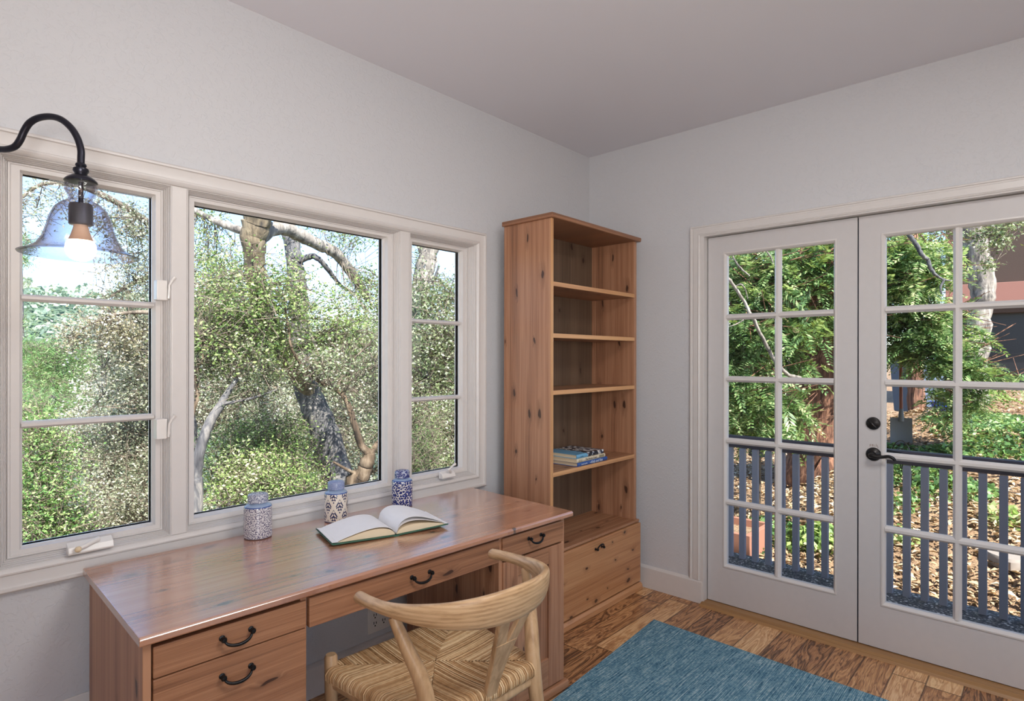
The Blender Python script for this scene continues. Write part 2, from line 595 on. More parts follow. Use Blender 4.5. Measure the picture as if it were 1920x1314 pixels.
struct(m.build('wall_rear', M_wall))
m = MB()
m.box(XL - WT, XL, YR, 0, 0, H)
struct(m.build('wall_near', M_wall))

Tw = lambda u, v, d: (u, -d, v)            # window wall: d > 0 into the room
# casing round the whole window
out = (-2.990, -0.966, 0.702, 2.033)
inn = (-2.922, -1.034, 0.770, 1.965)
cas = MB().ring(out, inn, [(0, 0), (0, .020), (.08, .026), (.17, .026), (.20, .019), (.26, .017), (.72, .017), (.76, .022),
                           (.84, .024), (.92, .021), (1.0, .012), (1.0, -.012), (.6, -.012), (.6, 0)], Tw)
struct(cas.build('trim_1', M_trim, smooth=30))

opens = [(-2.922, -2.470, .770, 1.965), (-2.423, -1.509, .770, 1.965), (-1.463, -1.034, .770, 1.965)]
mull = MB()
for a, b in ((-2.470, -2.423), (-1.509, -1.463)):
    mull.box(a, b, -.006, .09, .770, 1.965)
struct(mull.build('trim_2', M_trim, bevel=.002))
glassr = [(-2.857, -2.513, .812, 1.928), (-2.378, -1.560, .807, 1.929), (-1.406, -1.092, .812, 1.928)]


def make_window(i, op, gl, fixed):
    root = struct(thing('window_%d' % (i + 1), None, None))
    t1 = .42
    prof = [(0, .006), (.05, .006)]
    d, n = .004, 5
    for k in range(n):
        t0, t2 = .06 + (t1 - .06) * k / n, .06 + (t1 - .06) * (k + 1) / n
        prof += [(t0, d), (t0 + (t2 - t0) * .25, d + .003), (t0 + (t2 - t0) * .6, d + .003), (t2, d - .002)]
        d -= .0095
    prof += [(t1, d), (t1, -.098), (-.35, -.098), (-.35, -.012), (0, -.012)]
    MB().ring(op, gl, prof, Tw).build('frame', M_trim, root, smooth=25)
    gd = -.060 if not fixed else -.072
    sp = [(t1, gd - .03), (t1, -.030), (.50, -.030), (.54, -.035), (.86, -.036), (.90, gd + .012), (1.0, gd + .004), (1.0, gd - .03)]
    sash = MB().ring(op, gl, sp, Tw).build('sash', M_trim, root, smooth=25)
    e = .010
    g2 = (gl[0] + .0, gl[1] - .0, gl[2], gl[3])
    MB().ring((gl[0] - .012, gl[1] + .012, gl[2] - .012, gl[3] + .012), g2, [(0, gd - .004), (1.0, gd - .004), (1.0, gd - .024), (0, gd - .024)], Tw).build('gasket', M_dark, root)
    MB().box(gl[0] - .008, gl[1] + .008, -gd, -gd + .003, gl[2] - .008, gl[3] + .008).build('pane', M_glass, root)
    if not fixed:
        for z in (1.5565, 1.174):
            mb = MB()
            mb.prism([(-gd - .016, z - .004), (-gd - .004, z - .0105), (-gd + .018, z - .0105), (-gd + .018, z + .0105), (-gd - .004, z + .0105), (-gd - .016, z + .004)], 0, gl[0] - .004, gl[1] + .004)
            mb.build('muntin', M_trim, root)
    return root


wins = [make_window(i, o, g, i == 1) for i, (o, g) in enumerate(zip(opens, glassr))]


def crank(root, x, z, flip, wdt):
    """casement operator: housing with a folding handle"""
    h = MB()
    h.prism([(-.001, z - .016), (-.030, z - .016), (-.034, z - .010), (-.026, z + .006), (-.004, z + .018), (-.001, z + .018)], 0, x - wdt / 2, x + wdt / 2)
    ho = h.build('operator', M_plastic, root, bevel=.003)
    m = MB()
    if flip:
        m.tube([(x + .015, -.024, z + .008), (x + .005, -.036, z + .018), (x - .012, -.040, z + .028), (x + .004, -.05, z + .045), (x + .016, -.052, z + .052)], [.007, .006, .005, .005, .006], 8)
    else:
        m.tube([(x + .020, -.016, z + .016), (x + .006, -.030, z + .016), (x - .018, -.038, z + .008), (x - .034, -.040, z + .004)], [.008, .0075, .0065, .006], 10)
    m.build('crank_handle', M_plastic, ho, smooth=40)
    kx, ky, kz = (x + .018, -.053, z + .053) if flip else (x - .037, -.044, z + .003)
    k = MB().ball((kx, ky, kz), .0095 if not flip else .007, 12, 8, (1, 1, 1))
    k.build('crank_knob', M_ivory if not flip else M_plastic, ho, smooth=60)


crank(wins[0], -2.702, .792, False, .118)
crank(wins[2], -1.235, .800, True, .085)
for z in (1.605, 1.135):                                    # two sash locks on the left casement
    mb = MB().box(-2.515, -2.482, -.004, .03, z - .034, z + .034)
    lo = mb.build('sash_lock', M_plastic, wins[0], bevel=.003)
    mb = MB().tube([(-2.481, .012, z - .032), (-2.481, -.010, z - .026), (-2.480, -.014, z + .018), (-2.473, -.020, z + .034), (-2.466, -.024, z + .046)], [.0035, .004, .004, .005, .0065], 8)
    mb.build('lock_lever', M_plastic, lo, smooth=40)

# ------------------------------------------------------------------ baseboards
bp = [(0, 0), (-.020, 0), (-.020, .120), (-.014, .126), (-.008, .130), (0, .132)]
struct(MB().prism([(x, z) for x, z in bp], 1, -.02, DY0 + .012).build('baseboard_right', M_trim, bevel=.0015))
struct(MB().prism([(x, z) for x, z in bp], 1, DY1 - .012, YR).build('baseboard_right_2', M_trim))
struct(MB().prism([(y, z) for y, z in bp], 0, XL, -.02).build('baseboard_left', M_trim, bevel=.0015))

# ------------------------------------------------------------------ door casing, jamb, threshold
Td = lambda u, v, d: (-d, -u, v)           # door wall: u = -y, d > 0 into the room
o_ = (.703, -DY1 + .085, .132, 2.121)
i_ = (.764, -DY1 + .025, .132, 2.064)
pr = [(0, 0), (0, .014), (.06, .018), (.16, .018), (.20, .014), (.30, .013), (.36, .016), (.82, .018), (.88, .021), (1.0, .018), (1.0, 0)]


def door_trim():
    loops = []
    for t, d in pr:
        a = [o_[k] + (i_[k] - o_[k]) * t for k in range(4)]
        loops.append([Td(a[0], .128, d), Td(a[0], a[3], d), Td(a[1], a[3], d), Td(a[1], .128, d)])
    mb = MB()
    n = len(loops)
    vs = [p for l in loops for p in l]
    fs = []
    for i in range(n):
        for j in range(3):
            k = (i + 1) % n
            fs.append((i * 4 + j, i * 4 + j + 1, k * 4 + j + 1, k * 4 + j))
    fs.append(tuple(i * 4 for i in range(n)))
    fs.append(tuple(i * 4 + 3 for i in range(n)))
    mb.add(vs, fs)
    return mb


struct(door_trim().build('trim_3', M_trim, smooth=30))
jm = MB()
jm.box(-.014, WT, DY0 + .003, DY0 + .026, 0, DZ1 + .004).box(-.014, WT, DY1 - .026, DY1 - .003, 0, DZ1 + .004).box(-.014, WT, DY1 - .026, DY0 + .026, DZ1 + .004, DZ1 + .024)
struct(jm.build('trim_4', M_trim, bevel=.001))
M_thresh = pine('oak_threshold', 'Y', 'X', lin(178, 138, 92), lin(150, 110, 68), lin(118, 84, 50), rough=.4, stave=.4, knots=.05, seed=8.1)
struct(MB().prism([(-.055, 0), (-.045, .010), (-.02, .016), (.16, .016), (.16, 0)], 1, DY1 - .01, DY0 + .01).build('trim_5', M_thresh))


def make_door(i, ya, yb, ga, gb, mid):
    """glazed leaf between y=ya and y=yb (ya > yb); glass between ga and gb; one upright bar, four cross bars"""
    root = struct(thing('door_%d' % i, None, None))
    x0, x1 = .030, .074
    z0, z1, gz0, gz1 = .019, 2.0534, .2383, 1.9453
    A = (-ya + .003, -yb - .003, z0, z1)
    B = (-ga - .013, -gb + .013, gz0 - .013, gz1 + .013)
    Tl = lambda u, v, d: (x0 + d, -u, v)
    MB().ring(A, B, [(0, 0), (1, 0), (1, x1 - x0), (0, x1 - x0)], Tl).build('leaf', M_door, root, bevel=.001)
    # sticking round the glass
    w_ = .016
    Bi = (B[0] + w_, B[1] - w_, B[2] + w_, B[3] - w_)
    MB().ring(B, Bi, [(-.25, .002), (-.25, -.004), (.15, -.005), (.4, -.001), (.75, .010), (.75, .034), (-.25, .034)], Tl).build('glazing_bead', M_trim, root, smooth=25)
    bars = MB()
    hw = .0165
    pf = lambda c: [(x0 + .016, c - hw), (x0 + .004, c - hw * .55), (x0 - .001, c - hw * .35), (x0 - .001, c + hw * .35), (x0 + .004, c + hw * .55), (x0 + .016, c + hw), (x0 + .036, c + hw * .9), (x0 + .036, c - hw * .9)]
    bars.prism([(p + .0008, q) for p, q in pf(mid)], 2, gz0 - .002, gz1 + .002, T=lambda x, y, z: (x, y, z))
    bars.build('muntin_upright', M_trim, root)
    for k in range(1, 5):
        z = gz0 + (gz1 - gz0) * k / 5
        mb = MB()
        mb.prism([(p, q) for p, q in pf(z)], 1, gb - .002, ga + .002)
        mb.build('muntin', M_trim, root)
    MB().box(x0 + .020, x0 + .024, gb - .001, ga + .001, gz0 - .001, gz1 + .001).build('pane', M_glass, root)
    return root


d1 = make_door(1, DY0, -1.5376, -.8977, -1.4297, -1.1645)
d2 = make_door(2, -1.5376, DY1, -1.6507, -2.1736, -1.9182)
# dark strip standing in for the shadow in the gap between the leaves
MB().box(.038, .070, -1.5404, -1.5348, .02, 2.05).build('gap_shadow_strip', M_dark, d1)
# lock + lever on the second leaf
MB().lathe([(0.031, 0), (.031, .004), (.028, .010), (.022, .013), (0.001, .014)], 40).build('tmp_rose', M_bronze)


def turned(name, mat, parent, prof, loc, smooth=40):
    mb = MB().lathe(prof, 40)
    mb.v = [(loc[0] - z, loc[1] + x, loc[2] + y) for x, y, z in mb.v]
    return mb.build(name, mat, parent, smooth=smooth)


bpy.data.objects.remove(bpy.data.objects['tmp_rose'], do_unlink=True)
db = turned('deadbolt', M_bronze, d2, [(.030, 0), (.030, .004), (.027, .010), (.020, .013), (.001, .014)], (.030, -1.6015, 1.071))
mb = MB().tube([(.012, -1.583, 1.085), (.009, -1.594, 1.079), (.008, -1.604, 1.068), (.010, -1.617, 1.054)], [.004, .006, .005, .004], 8)
mb.build('thumb_turn', M_bronze, db, smooth=40)
rs = turned('door_handle', M_bronze, d2, [(.032, 0), (.032, .003), (.029, .009), (.019, .013), (.014, .016), (.012, .045), (.001, .047)], (.030, -1.603, .926))
pts = catmull([(-.012, -1.596, .924), (-.020, -1.606, .926), (-.022, -1.625, .922), (-.020, -1.650, .924), (-.020, -1.672, .929), (-.020, -1.690, .922), (-.020, -1.697, .912)], 5)
mb = MB().tube(pts, lerps([.010, .011, .009, .0075, .007, .0075, .006], 5), 10)
mb.build('lever', M_bronze, rs, smooth=50)
mb = MB()
rs_ = random.Random(5)
for k in range(9):
    y = -1.588 - k * .0042 + rs_.uniform(-.001, .001)
    hh = rs_.uniform(.004, .013)
    z = .964 + rs_.uniform(-.002, .003) - abs(k - 4) * .0012
    mb.box(.0294, .0302, y - .0006, y + .0006, z, z + hh)
M_scr = plain('bare_wood_scratch', lin(120, 84, 56), .8)
mb.build('paint_chips', M_scr, d2)
# the far side lever of the same door, seen through the glass
mb = MB().tube(catmull([(.074, -1.603, .926), (.125, -1.606, .928), (.128, -1.640, .934), (.126, -1.70, .926)], 5), .008, 10)
mb.build('outside_lever', M_bronze, d2, smooth=50)


# ------------------------------------------------------------------ outlets
def outlet(x, z, label):
    r = thing('wall_outlet', label, 'outlet', (x, 0, z), 0, 'wall outlets on the window wall')
    MB().box(-.058, .058, -.006, 0, -.058, .058).build('cover_plate', M_plastic, r, bevel=.003)
    for dx in (-.023, .023):
        f = MB().box(dx - .016, dx + .016, -.008, -.0055, -.034, .034).build('receptacle', M_plastic, r, bevel=.001)
        for zz in (-.018, .018):
            s = MB()
            s.box(dx - .008, dx - .0045, -.0085, -.0078, zz - .002, zz + .010)
            s.box(dx + .0045, dx + .008, -.0085, -.0078, zz - .002, zz + .008)
            s.tube([(dx, -.0085, zz - .009), (dx, -.0078, zz - .009)], .0035, 8)
            s.build('slot', M_slot, f)
    return r


outlet(-1.627, .215, 'white double wall outlet in the shade under the desk kneehole')
outlet(-2.712, .277, 'white wall outlet left of the desk, near the floor')

# ================================================================== RUG
rug = thing('rug', 'flat woven blue rug with lighter flecks on the plank floor', 'rug', (-.386, -.684, 0))
MB().prism([(0, 0), (-1.95, -.132), (-2.02, -2.7), (-.05, -2.6)], 2, .0005, .0085).build('pile', M_rug, rug, bevel=.003)

# ================================================================== HANDLES
def bail(parent, x, y, z, span=.072, drop=.020, up=False):
    """two round knobs and a drooping bar; front faces -Y"""
    s = 1 if up else -1
    hd = []
    for q in (-1, 1):
        mb = MB().lathe([(.0075, 0), (.0075, .002), (.004, .004), (.004, .009), (.0065, .012), (.0075, .016), (.0055, .020), (.001, .021)], 16)
        mb.v = [(x + q * span / 2 + a, y - c, z + b) for a, b, c in mb.v]
        hd.append(mb)
    h = MB()
    for mb in hd: h.add(mb.v, mb.f)
    pts = []
    for k in range(17):
        a = math.pi * k / 16
        pts.append((x - span / 2 * .94 * math.cos(a), y - .012 - .010 * math.sin(a), z + s * drop * (math.sin(a) ** .8)))
    h.tube(pts, [.0028 + .0016 * math.sin(math.pi * k / 16) for k in range(17)], 8)
    return h.build('handle', M_black, parent, smooth=50)


# ================================================================== DESK
DA = -.035
desk = thing('desk', 'knotty pine pedestal desk with glossy top under the window', 'desk', (-2.750, -.684, 0), DA)
DT = .735
W_ = 1.580
DD = .640
top = MB()
top.prism([(0, DT - .022), (-.002, DT - .018), (-.002, DT - .006), (.004, DT), (DD - .002, DT), (DD, DT - .004), (DD, DT - .022)], 0, 0, W_)
top.build('desktop', M_p_xy, desk, bevel=.002)
zt = DT - .0225


def panel(name, x0, x1, y0, y1, z0, z1, mat=M_p_zy, par=desk, bev=.0015):
    return MB().box(x0, x1, y0, y1, z0, z1).build(name, mat, par, bevel=bev)


panel('side_panel', .012, .030, .022, DD - .03, .03, zt)
panel('side_panel', .398, .415, .026, DD - .03, .03, zt)
panel('side_panel', 1.172, 1.190, .026, DD - .03, .03, zt)
panel('side_panel', 1.530, 1.548, .022, DD - .03, .03, zt)
panel('back_panel', .030, .398, DD - .045, DD - .035, .03, zt, M_p_zx)
panel('back_panel', 1.190, 1.530, DD - .045, DD - .035, .03, zt, M_p_zx)
for a, b in ((0.0, .430), (1.160, 1.562)):
    panel('plinth', a, b, .004, DD - .02, 0, .034, M_p_xz, desk, .006)


def drawer(x0, x1, z0, z1, hx, hz, par=desk):
    dr = MB().box(x0, x1, .018, .038, z0, z1).build('drawer', M_p_xz, par, bevel=.0025)
    bail(dr, hx, .018, hz)
    return dr


drawer(.033, .411, .6215, .697, .222, .667)
drawer(.033, .411, .330, .6185, .222, .571)
drawer(.033, .411, .040, .327, .222, .200)
drawer(.420, 1.167, .616, .700, .806, .666)
drawer(1.184, 1.540, .615, .700, 1.362, .671)
# cabinet door: frame + sunk panel
cd = MB().box(1.188, 1.270, .018, .038, .040, .608).box(1.448, 1.540, .018, .038, .040, .608)
cd = cd.build('cabinet_door', M_p_zx, desk, bevel=.002)
MB().box(1.270, 1.448, .0185, .038, .540, .608).build('rail', M_p_xz, cd, bevel=.002)
MB().box(1.270, 1.448, .0185, .038, .040, .158).build('rail', M_p_xz, cd, bevel=.002)
MB().box(1.266, 1.452, .027, .035, .150, .545).build('sunk_panel', M_p_zx, cd)
# carcass inside the pedestals
panel('shelf', .030, .398, .05, DD - .05, .31, .325, M_p_shelf)
panel('shelf', 1.190, 1.530, .05, DD - .05, .31, .325, M_p_shelf)

# ================================================================== BOOKCASE
bc = thing('bookcase', 'tall knotty pine bookcase in the room corner with five open shelves', 'bookcase', (-.905, -.414, 0), 0.005)
# local x 0..0.852, front y=0
BT = 2.095
L0, L1, R0, R1 = .012, .031, .803, .836
FY, BY = .019, .334
MB().prism([(-.002, BT - .020), (-.004, BT - .010), (-.002, BT), (.338, BT), (.338, BT - .024), (0, BT - .024)], 0, -.002, .854).build('top_board', M_p_xz, bc, bevel=.003)
panel('side_panel', L0, L1, FY, BY, .40, BT - .024, M_p_zy, bc)
panel('side_panel', R0 + .010, R1, FY, BY, .40, BT - .024, M_p_zy, bc)
panel('edge_strip', L0 - .001, L1 + .001, FY - .003, FY, .40, BT - .024, pine('pale_edge', 'Z', 'X', lin(226, 178, 128), lin(208, 156, 106), lin(180, 128, 84), knots=0, stave=.4, seed=6.6), bc)
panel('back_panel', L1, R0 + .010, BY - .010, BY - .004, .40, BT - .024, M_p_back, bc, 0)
M_edge = pine('pale_shelf_edge', 'X', 'Z', lin(222, 172, 122), lin(204, 150, 102), lin(170, 116, 74), knots=.15, stave=.4, seed=7.4)
for z in (1.758, 1.500, 1.215, .806):
    sh = panel('shelf', L1, R0 + .010, FY + .002, BY - .012, z - .022, z, M_p_shelf, bc, .001)
    panel('front_edge', L1, R0 + .010, FY - .001, FY + .003, z - .022, z, M_edge, sh, .001)
# lower cupboard
panel('lower_deck', .004, .846, .004, BY, .402, .416, M_p_shelf, bc)
panel('side_panel', .008, .026, .012, BY, .04, .402, M_p_zy, bc)
panel('side_panel', .824, .842, .012, BY, .04, .402, M_p_zy, bc)
panel('bottom_board', .026, .824, .012, BY, .04, .055, M_p_shelf, bc)
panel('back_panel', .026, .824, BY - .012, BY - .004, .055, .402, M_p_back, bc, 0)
fl = panel('flap_door', .006, .844, -.006, .012, .052, .398, M_p_flap, bc, .002)
bail(fl, .400, -.006, .352, .060, .024, up=True)
MB().prism([(-.014, 0), (-.018, .008), (-.016, .030), (-.006, .044), (BY, .044), (BY, 0)], 0, -.002, .850).build('plinth', M_p_flap, bc, bevel=.002)
# a small bright shelf pin under the top
pin = MB().tube([(L1, .20, BT - .050), (L1 + .012, .20, BT - .050)], .004, 8)
pin.build('shelf_pin', M_plastic, bc)

# ================================================================== BOOKS
M_paper = plain('page_block', lin(222, 204, 174), .8)
M_pagew = plain('white_page', lin(244, 242, 242), .7)


def cover_mat(name, top_col, spine_col, photo=None, sx=40):
    t = NT(name)
    v = t.obj()
    n = t.noise(v, sx, 3, .6)
    col = spine_col
    if photo:
        x = t.n('ShaderNodeSeparateXYZ', {0: v}).outputs[0]
        msk = t.math('GREATER_THAN', t.math('ADD', x, t.math('MULTIPLY', t.noise(v, 25, 2), .05)), photo)
        p_ = t.ramp(n, [(.40, lin(22, 22, 34)), (.47, lin(60, 66, 96)), (.53, lin(232, 232, 232)), (.62, lin(206, 190, 160)), (.70, lin(30, 30, 36))], 'CONSTANT')
        col = t.mix(msk, spine_col, p_)
    t.principled(Base_Color=col, Roughness=.32)
    return t.m


def text_mesh(body, size, mat, parent, M4, name='title', ext=.0002, font_shear=0.0):
    cu_ = bpy.data.curves.new(name, 'FONT')
    cu_.body = body
    cu_.size = size
    cu_.extrude = ext
    cu_.shear = font_shear
    cu_.align_y = 'CENTER'
    ob = bpy.data.objects.new(name, cu_)
    C.objects.link(ob)
    bpy.context.view_layer.update()
    me = bpy.data.meshes.new_from_object(ob.evaluated_get(bpy.context.evaluated_depsgraph_get()))
    bpy.data.objects.remove(ob, do_unlink=True)
    me.transform(M4)
    me.materials.clear()
    me.materials.append(mat)
    o = bpy.data.objects.new(name, me)
    C.objects.link(o)
    o.parent = parent
    return o


def closed_book(label, loc, rotz, L, Dp, Hh, mat, group):
    """lying flat: spine along local X facing -Y"""
    r = thing('book', label, 'book', loc, rotz, group)
    c = .0022
    mb = MB()
    mb.box(0, L, 0, Dp, 0, c).box(0, L, 0, Dp, Hh - c, Hh)
    n = 6
    sp = [(-.004 * math.sin(math.pi * k / n), Hh * k / n) for k in range(n + 1)]
    mb.prism(sp + [(.002, Hh), (.002, 0)], 0, 0, L)
    mb.build('cover', mat, r, bevel=.0006)
    MB().box(.004, L - .004, .002, Dp - .004, c, Hh - c).build('pages', M_paper, r)
    return r


RX90 = Matrix.Rotation(math.radians(90), 4, 'X')
zb = .8065
bx, by = -.668, -.392
b1 = closed_book('dark blue hardback book with white lettering, lowest of three on the shelf', (bx + .004, by, zb), .03, .290, .225, .0205, cover_mat('blue_cover', None, lin(40, 84, 156)), 'hardbacks stacked on the bookcase shelf')
M_ink = plain('white_ink', lin(224, 230, 238), .5)
M_inkd = plain('dark_ink', lin(34, 32, 34), .6)
M_inkg = plain('olive_ink', lin(150, 140, 112), .6)
text_mesh('coastal guide', .011, M_ink, b1, Matrix.Translation((.030, -.0045, .0105)) @ RX90)
text_mesh('~Kelp and Sea', .022, M_ink, b1, Matrix.Translation((.110, -.0045, .0105)) @ RX90, font_shear=.3)
b2 = closed_book('cream hardback book with dark title, in the middle of three on the shelf', (bx - .002, by + .002, zb + .0207), .028, .276, .215, .0200, cover_mat('cream_cover', None, lin(224, 210, 184)), 'hardbacks stacked on the bookcase shelf')
text_mesh('((()((', .018, M_inkg, b2, Matrix.Translation((.014, -.0045, .0100)) @ RX90)
text_mesh('The Perma Coast', .0155, M_inkd, b2, Matrix.Translation((.078, -.0045, .0100)) @ RX90)
MB().box(.214, .262, -.0050, -.0035, .003, .017).build('emblem', M_inkg, b2)
b3 = closed_book('light blue picture book, topmost of three on the shelf', (bx + .004, by + .006, zb + .0409), .03, .262, .215, .0215, cover_mat('light_blue_photo_cover', None, lin(108, 170, 206), .125), 'hardbacks stacked on the bookcase shelf')
text_mesh('sea life', .010, plain('blue_ink', lin(60, 106, 140), .6), b3, Matrix.Translation((.030, -.0045, .0085)) @ RX90)

# open book on the desk
ob = thing('open_book', 'open hardback book with blank white pages and green cover on the desk', 'book', (-1.885, -.478, DT), math.radians(-15.2))
CW, CH = .215, .195                           # half width, height
cov = MB()
cov.prism([(-.232, .010), (-.226, .0065), (-.012, .0028), (-.008, .0004), (.008, .0004), (.012, .0028), (.205, .012), (.207, .0150), (.012, .006), (.006, .0034), (-.006, .0034), (-.012, .006), (-.226, .0105), (-.232, .0145)], 1, -.008, CH + .006)
M_green = plain('green_book_cloth', lin(52, 96, 78), .6)
cov.build('cover', M_green, ob, smooth=40)


def page_block(name, top_pts, bot_pts, y0, y1, mat):
    mb = MB()
    mb.prism(top_pts + bot_pts[::-1], 1, y0, y1)
    return mb.build(name, mat, ob, smooth=40)


def arch(x0, z0, x1, z1, hgt, peak, n=24):
    pts = []
    for k in range(n + 1):
        t = k / n
        s = t ** peak
        pts.append((x0 + (x1 - x0) * t, z0 + (z1 - z0) * t + hgt * math.sin(math.pi * s) ** .9))
    return pts


lefts = [(.010, .022), (.018, .018), (.028, .014)]
page_block('pages', arch(-.003, .008, -.205, .012, .026, .62), [(-.003, .0065)] + [(-.205, .0105)], 0, CH, M_paper)
page_block('pages', arch(.003, .008, .196, .016, .022, .60), [(.003, .0065)] + [(.196, .0135)], 0, CH, M_paper)


def sheet(name, pts, th, mat, y0=-.001, y1=CH + .001):
    mb = MB()
    up = [(x, z + th) for x, z in pts]
    mb.prism(pts + up[::-1], 1, y0, y1)
    return mb.build(name, mat, ob, smooth=40)


sheet('page', arch(-.003, .010, -.212, .0135, .030, .60), .0010, M_pagew)
sheet('page', arch(.003, .010, .192, .019, .034, .58), .0010, M_pagew)
sheet('page', arch(.003, .010, .196, .018, .048, .55), .0010, M_pagew)
sheet('endpaper', [(-.229, .0143), (-.205, .0120)], .0008, M_pagew, -.004, CH + .002)
sheet('endpaper', [(.190, .0165), (.205, .0158)], .0008, M_pagew, -.004, CH + .002)


# ================================================================== JARS
def jar_mat(kind):
    t = NT('glazed_jar_%s' % kind)
    v = t.obj()
    s = t.n('ShaderNodeSeparateXYZ', {0: v}).outputs
    ang = t.math('ARCTAN2', s[1], s[0])
    u = t.math('MULTIPLY', ang, .046)
    z = s[2]
    uv = t.n('ShaderNodeCombineXYZ', {0: u, 1: z}).outputs[0]
    base, blue = lin(222, 214, 208), lin(44, 52, 104)
    if kind == 'speckled':
        n = t.noise(uv, 330, 2, .5, 1.4)
        vo = t.n('ShaderNodeTexVoronoi', {'Vector': uv, 'Scale': 240.0}, voronoi_dimensions='2D').outputs['Distance']
        f = t.math('ADD', t.math('MULTIPLY', n, .6), t.math('MULTIPLY', vo, .5))
        col = t.ramp(f, [(.46, lin(226, 222, 222)), (.56, lin(104, 98, 122))])
    elif kind == 'damask':
        P = .0482
        uu = t.math('DIVIDE', u, P)
        zz = t.math('DIVIDE', t.math('ADD', z, .014), .078)
        row = t.math('FLOOR', t.math('ADD', uu, 0))

        def motif(ou, oz):
            a = t.math('ABSOLUTE', t.math('SUBTRACT', t.math('FRACT', t.math('ADD', uu, ou)), .5))
            b = t.math('SUBTRACT', t.math('FRACT', t.math('ADD', zz, oz)), .5)
            dia = t.math('ADD', t.math('MULTIPLY', a, 2.0), t.math('MULTIPLY', t.math('ABSOLUTE', b), 2.0))
            f1 = t.math('SINE', t.math('ADD', t.math('MULTIPLY', a, 34.0), t.math('MULTIPLY', b, 17.0)))
            f2 = t.math('COSINE', t.math('ADD', t.math('MULTIPLY', b, 38.0), t.math('MULTIPLY', t.math('MULTIPLY', a, a), 60.0)))
            on = t.math('GREATER_THAN', t.math('ADD', f1, f2), -.12)
            return t.math('MULTIPLY', on, t.math('LESS_THAN', dia, .72))
        m1 = motif(.0, .0)
        m2 = motif(.5, .5)
        on = t.math('MAXIMUM', m1, m2)
        col = t.mix(on, lin(226, 214, 200), lin(52, 56, 92))
    else:
        n = t.noise(uv, 62, 2, .5, 1.8)
        n2 = t.noise(uv, 130, 2)
        f = t.math('ADD', n, t.math('MULTIPLY', t.math('SUBTRACT', n2, .5), .25))
        vo = t.n('ShaderNodeTexVoronoi', {'Vector': uv, 'Scale': 85.0}, voronoi_dimensions='2D', feature='DISTANCE_TO_EDGE').outputs['Distance']
        on = t.math('GREATER_THAN', t.math('ADD', t.math('MULTIPLY', vo, .9), t.math('MULTIPLY', t.math('SUBTRACT', f, .5), .9)), .085)
        col = t.mix(on, lin(226, 222, 218), t.mix(t.rng(n2, .4, .6), lin(30, 36, 92), lin(50, 62, 132)))
    # plain bands at shoulder and foot
    sh = t.math('GREATER_THAN', z, .1135)
    col = t.mix(sh, col, lin(150, 168, 196))
    ln = t.math('MULTIPLY', t.math('GREATER_THAN', z, .1095), t.math('LESS_THAN', z, .1135))
    col = t.mix(ln, col, lin(70, 92, 148))
    ft = t.math('LESS_THAN', z, .0045)
    col = t.mix(ft, col, lin(84, 92, 134) if kind != 'speckled' else lin(120, 112, 124))
    t.principled(Base_Color=col, Roughness=.16)
    return t.m


def jar_lid_mat(kind):
    t = NT('glazed_lid_%s' % kind)
    v = t.obj()
    n = t.noise(v, 260 if kind != 'floral' else 150, 2, .5, 1.0)
    if kind == 'speckled':
        col = t.ramp(n, [(.45, lin(206, 208, 216)), (.55, lin(96, 102, 134))])
    elif kind == 'damask':
        col = t.ramp(n, [(.40, lin(124, 138, 176)), (.62, lin(150, 160, 190))])
    else:
        col = t.ramp(n, [(.44, lin(54, 62, 124)), (.52, lin(44, 52, 112)), (.56, lin(180, 186, 206))])
    t.principled(Base_Color=col, Roughness=.16)
    return t.m


def jar(label, loc, kind, r, hgt):
    k = thing('ginger_jar', label, 'jar', loc, 0.3, 'lidded porcelain jars along the desk back')
    s = hgt / .158
    q = r / .046
    body = [(.040, 0), (.0445, .002), (.0455, .006), (.046, .030), (.046, .095), (.0455, .107), (.043, .113), (.036, .1175), (.029, .1195), (.0275, .122), (.0275, .128)]
    MB().lathe([(a * q, b * s) for a, b in body], 48).build('body', jar_mat(kind), k, smooth=50)
    lid = [(.031, .1225), (.0335, .1240), (.0335, .147), (.0325, .151), (.028, .1545), (.016, .157), (.001, .158)]
    MB().lathe([(a * q, b * s) for a, b in lid], 48).build('lid', jar_lid_mat(kind), k, smooth=40)
    return k


jar('lidded porcelain jar with fine grey speckle, leftmost on the desk', (-2.225, -.122, DT), 'speckled', .0475, .160)
jar('cream lidded jar with navy damask pattern on the desk', (-1.922, -.138, DT), 'damask', .0445, .160)
jar('lidded jar with bold cobalt blue flowers, in front of the right window', (-1.601, -.138, DT), 'floral', .0445, .157)

# ================================================================== WALL LAMP
lamp = thing('wall_lamp', 'dark metal gooseneck wall lamp with clear glass bell shade and lit bulb', 'lamp', (-3.06, 0, 1.93))
dx_, dy_ = .54536, -.83820
pl_ = lambda s, z: (s * dx_, s * dy_, z - 1.93)
MB().tube([(0, -.0005, 0), (0, -.012, 0), (0, -.020, 0)], [.055, .055, .035], 28).build('wall_plate', M_lampmetal, lamp, smooth=40)
pts = [pl_(.012, 1.93), pl_(.06, 1.93), pl_(.126, 1.9295), pl_(.177, 1.927), pl_(.226, 1.9215), pl_(.252, 1.921), pl_(.274, 1.927), pl_(.289, 1.943), pl_(.301, 1.965), pl_(.318, 1.985), pl_(.345, 1.996), pl_(.381, 1.997), pl_(.413, 1.987), pl_(.441, 1.965), pl_(.460, 1.938), pl_(.471, 1.907), pl_(.4712, 1.880), pl_(.4712, 1.868)]
MB().tube(catmull(pts, 5), .0083, 14).build('arm', M_lampmetal, lamp, smooth=60)
tx, ty, _ = pl_(.4712, 0)
cc = (tx, ty, -1.93)
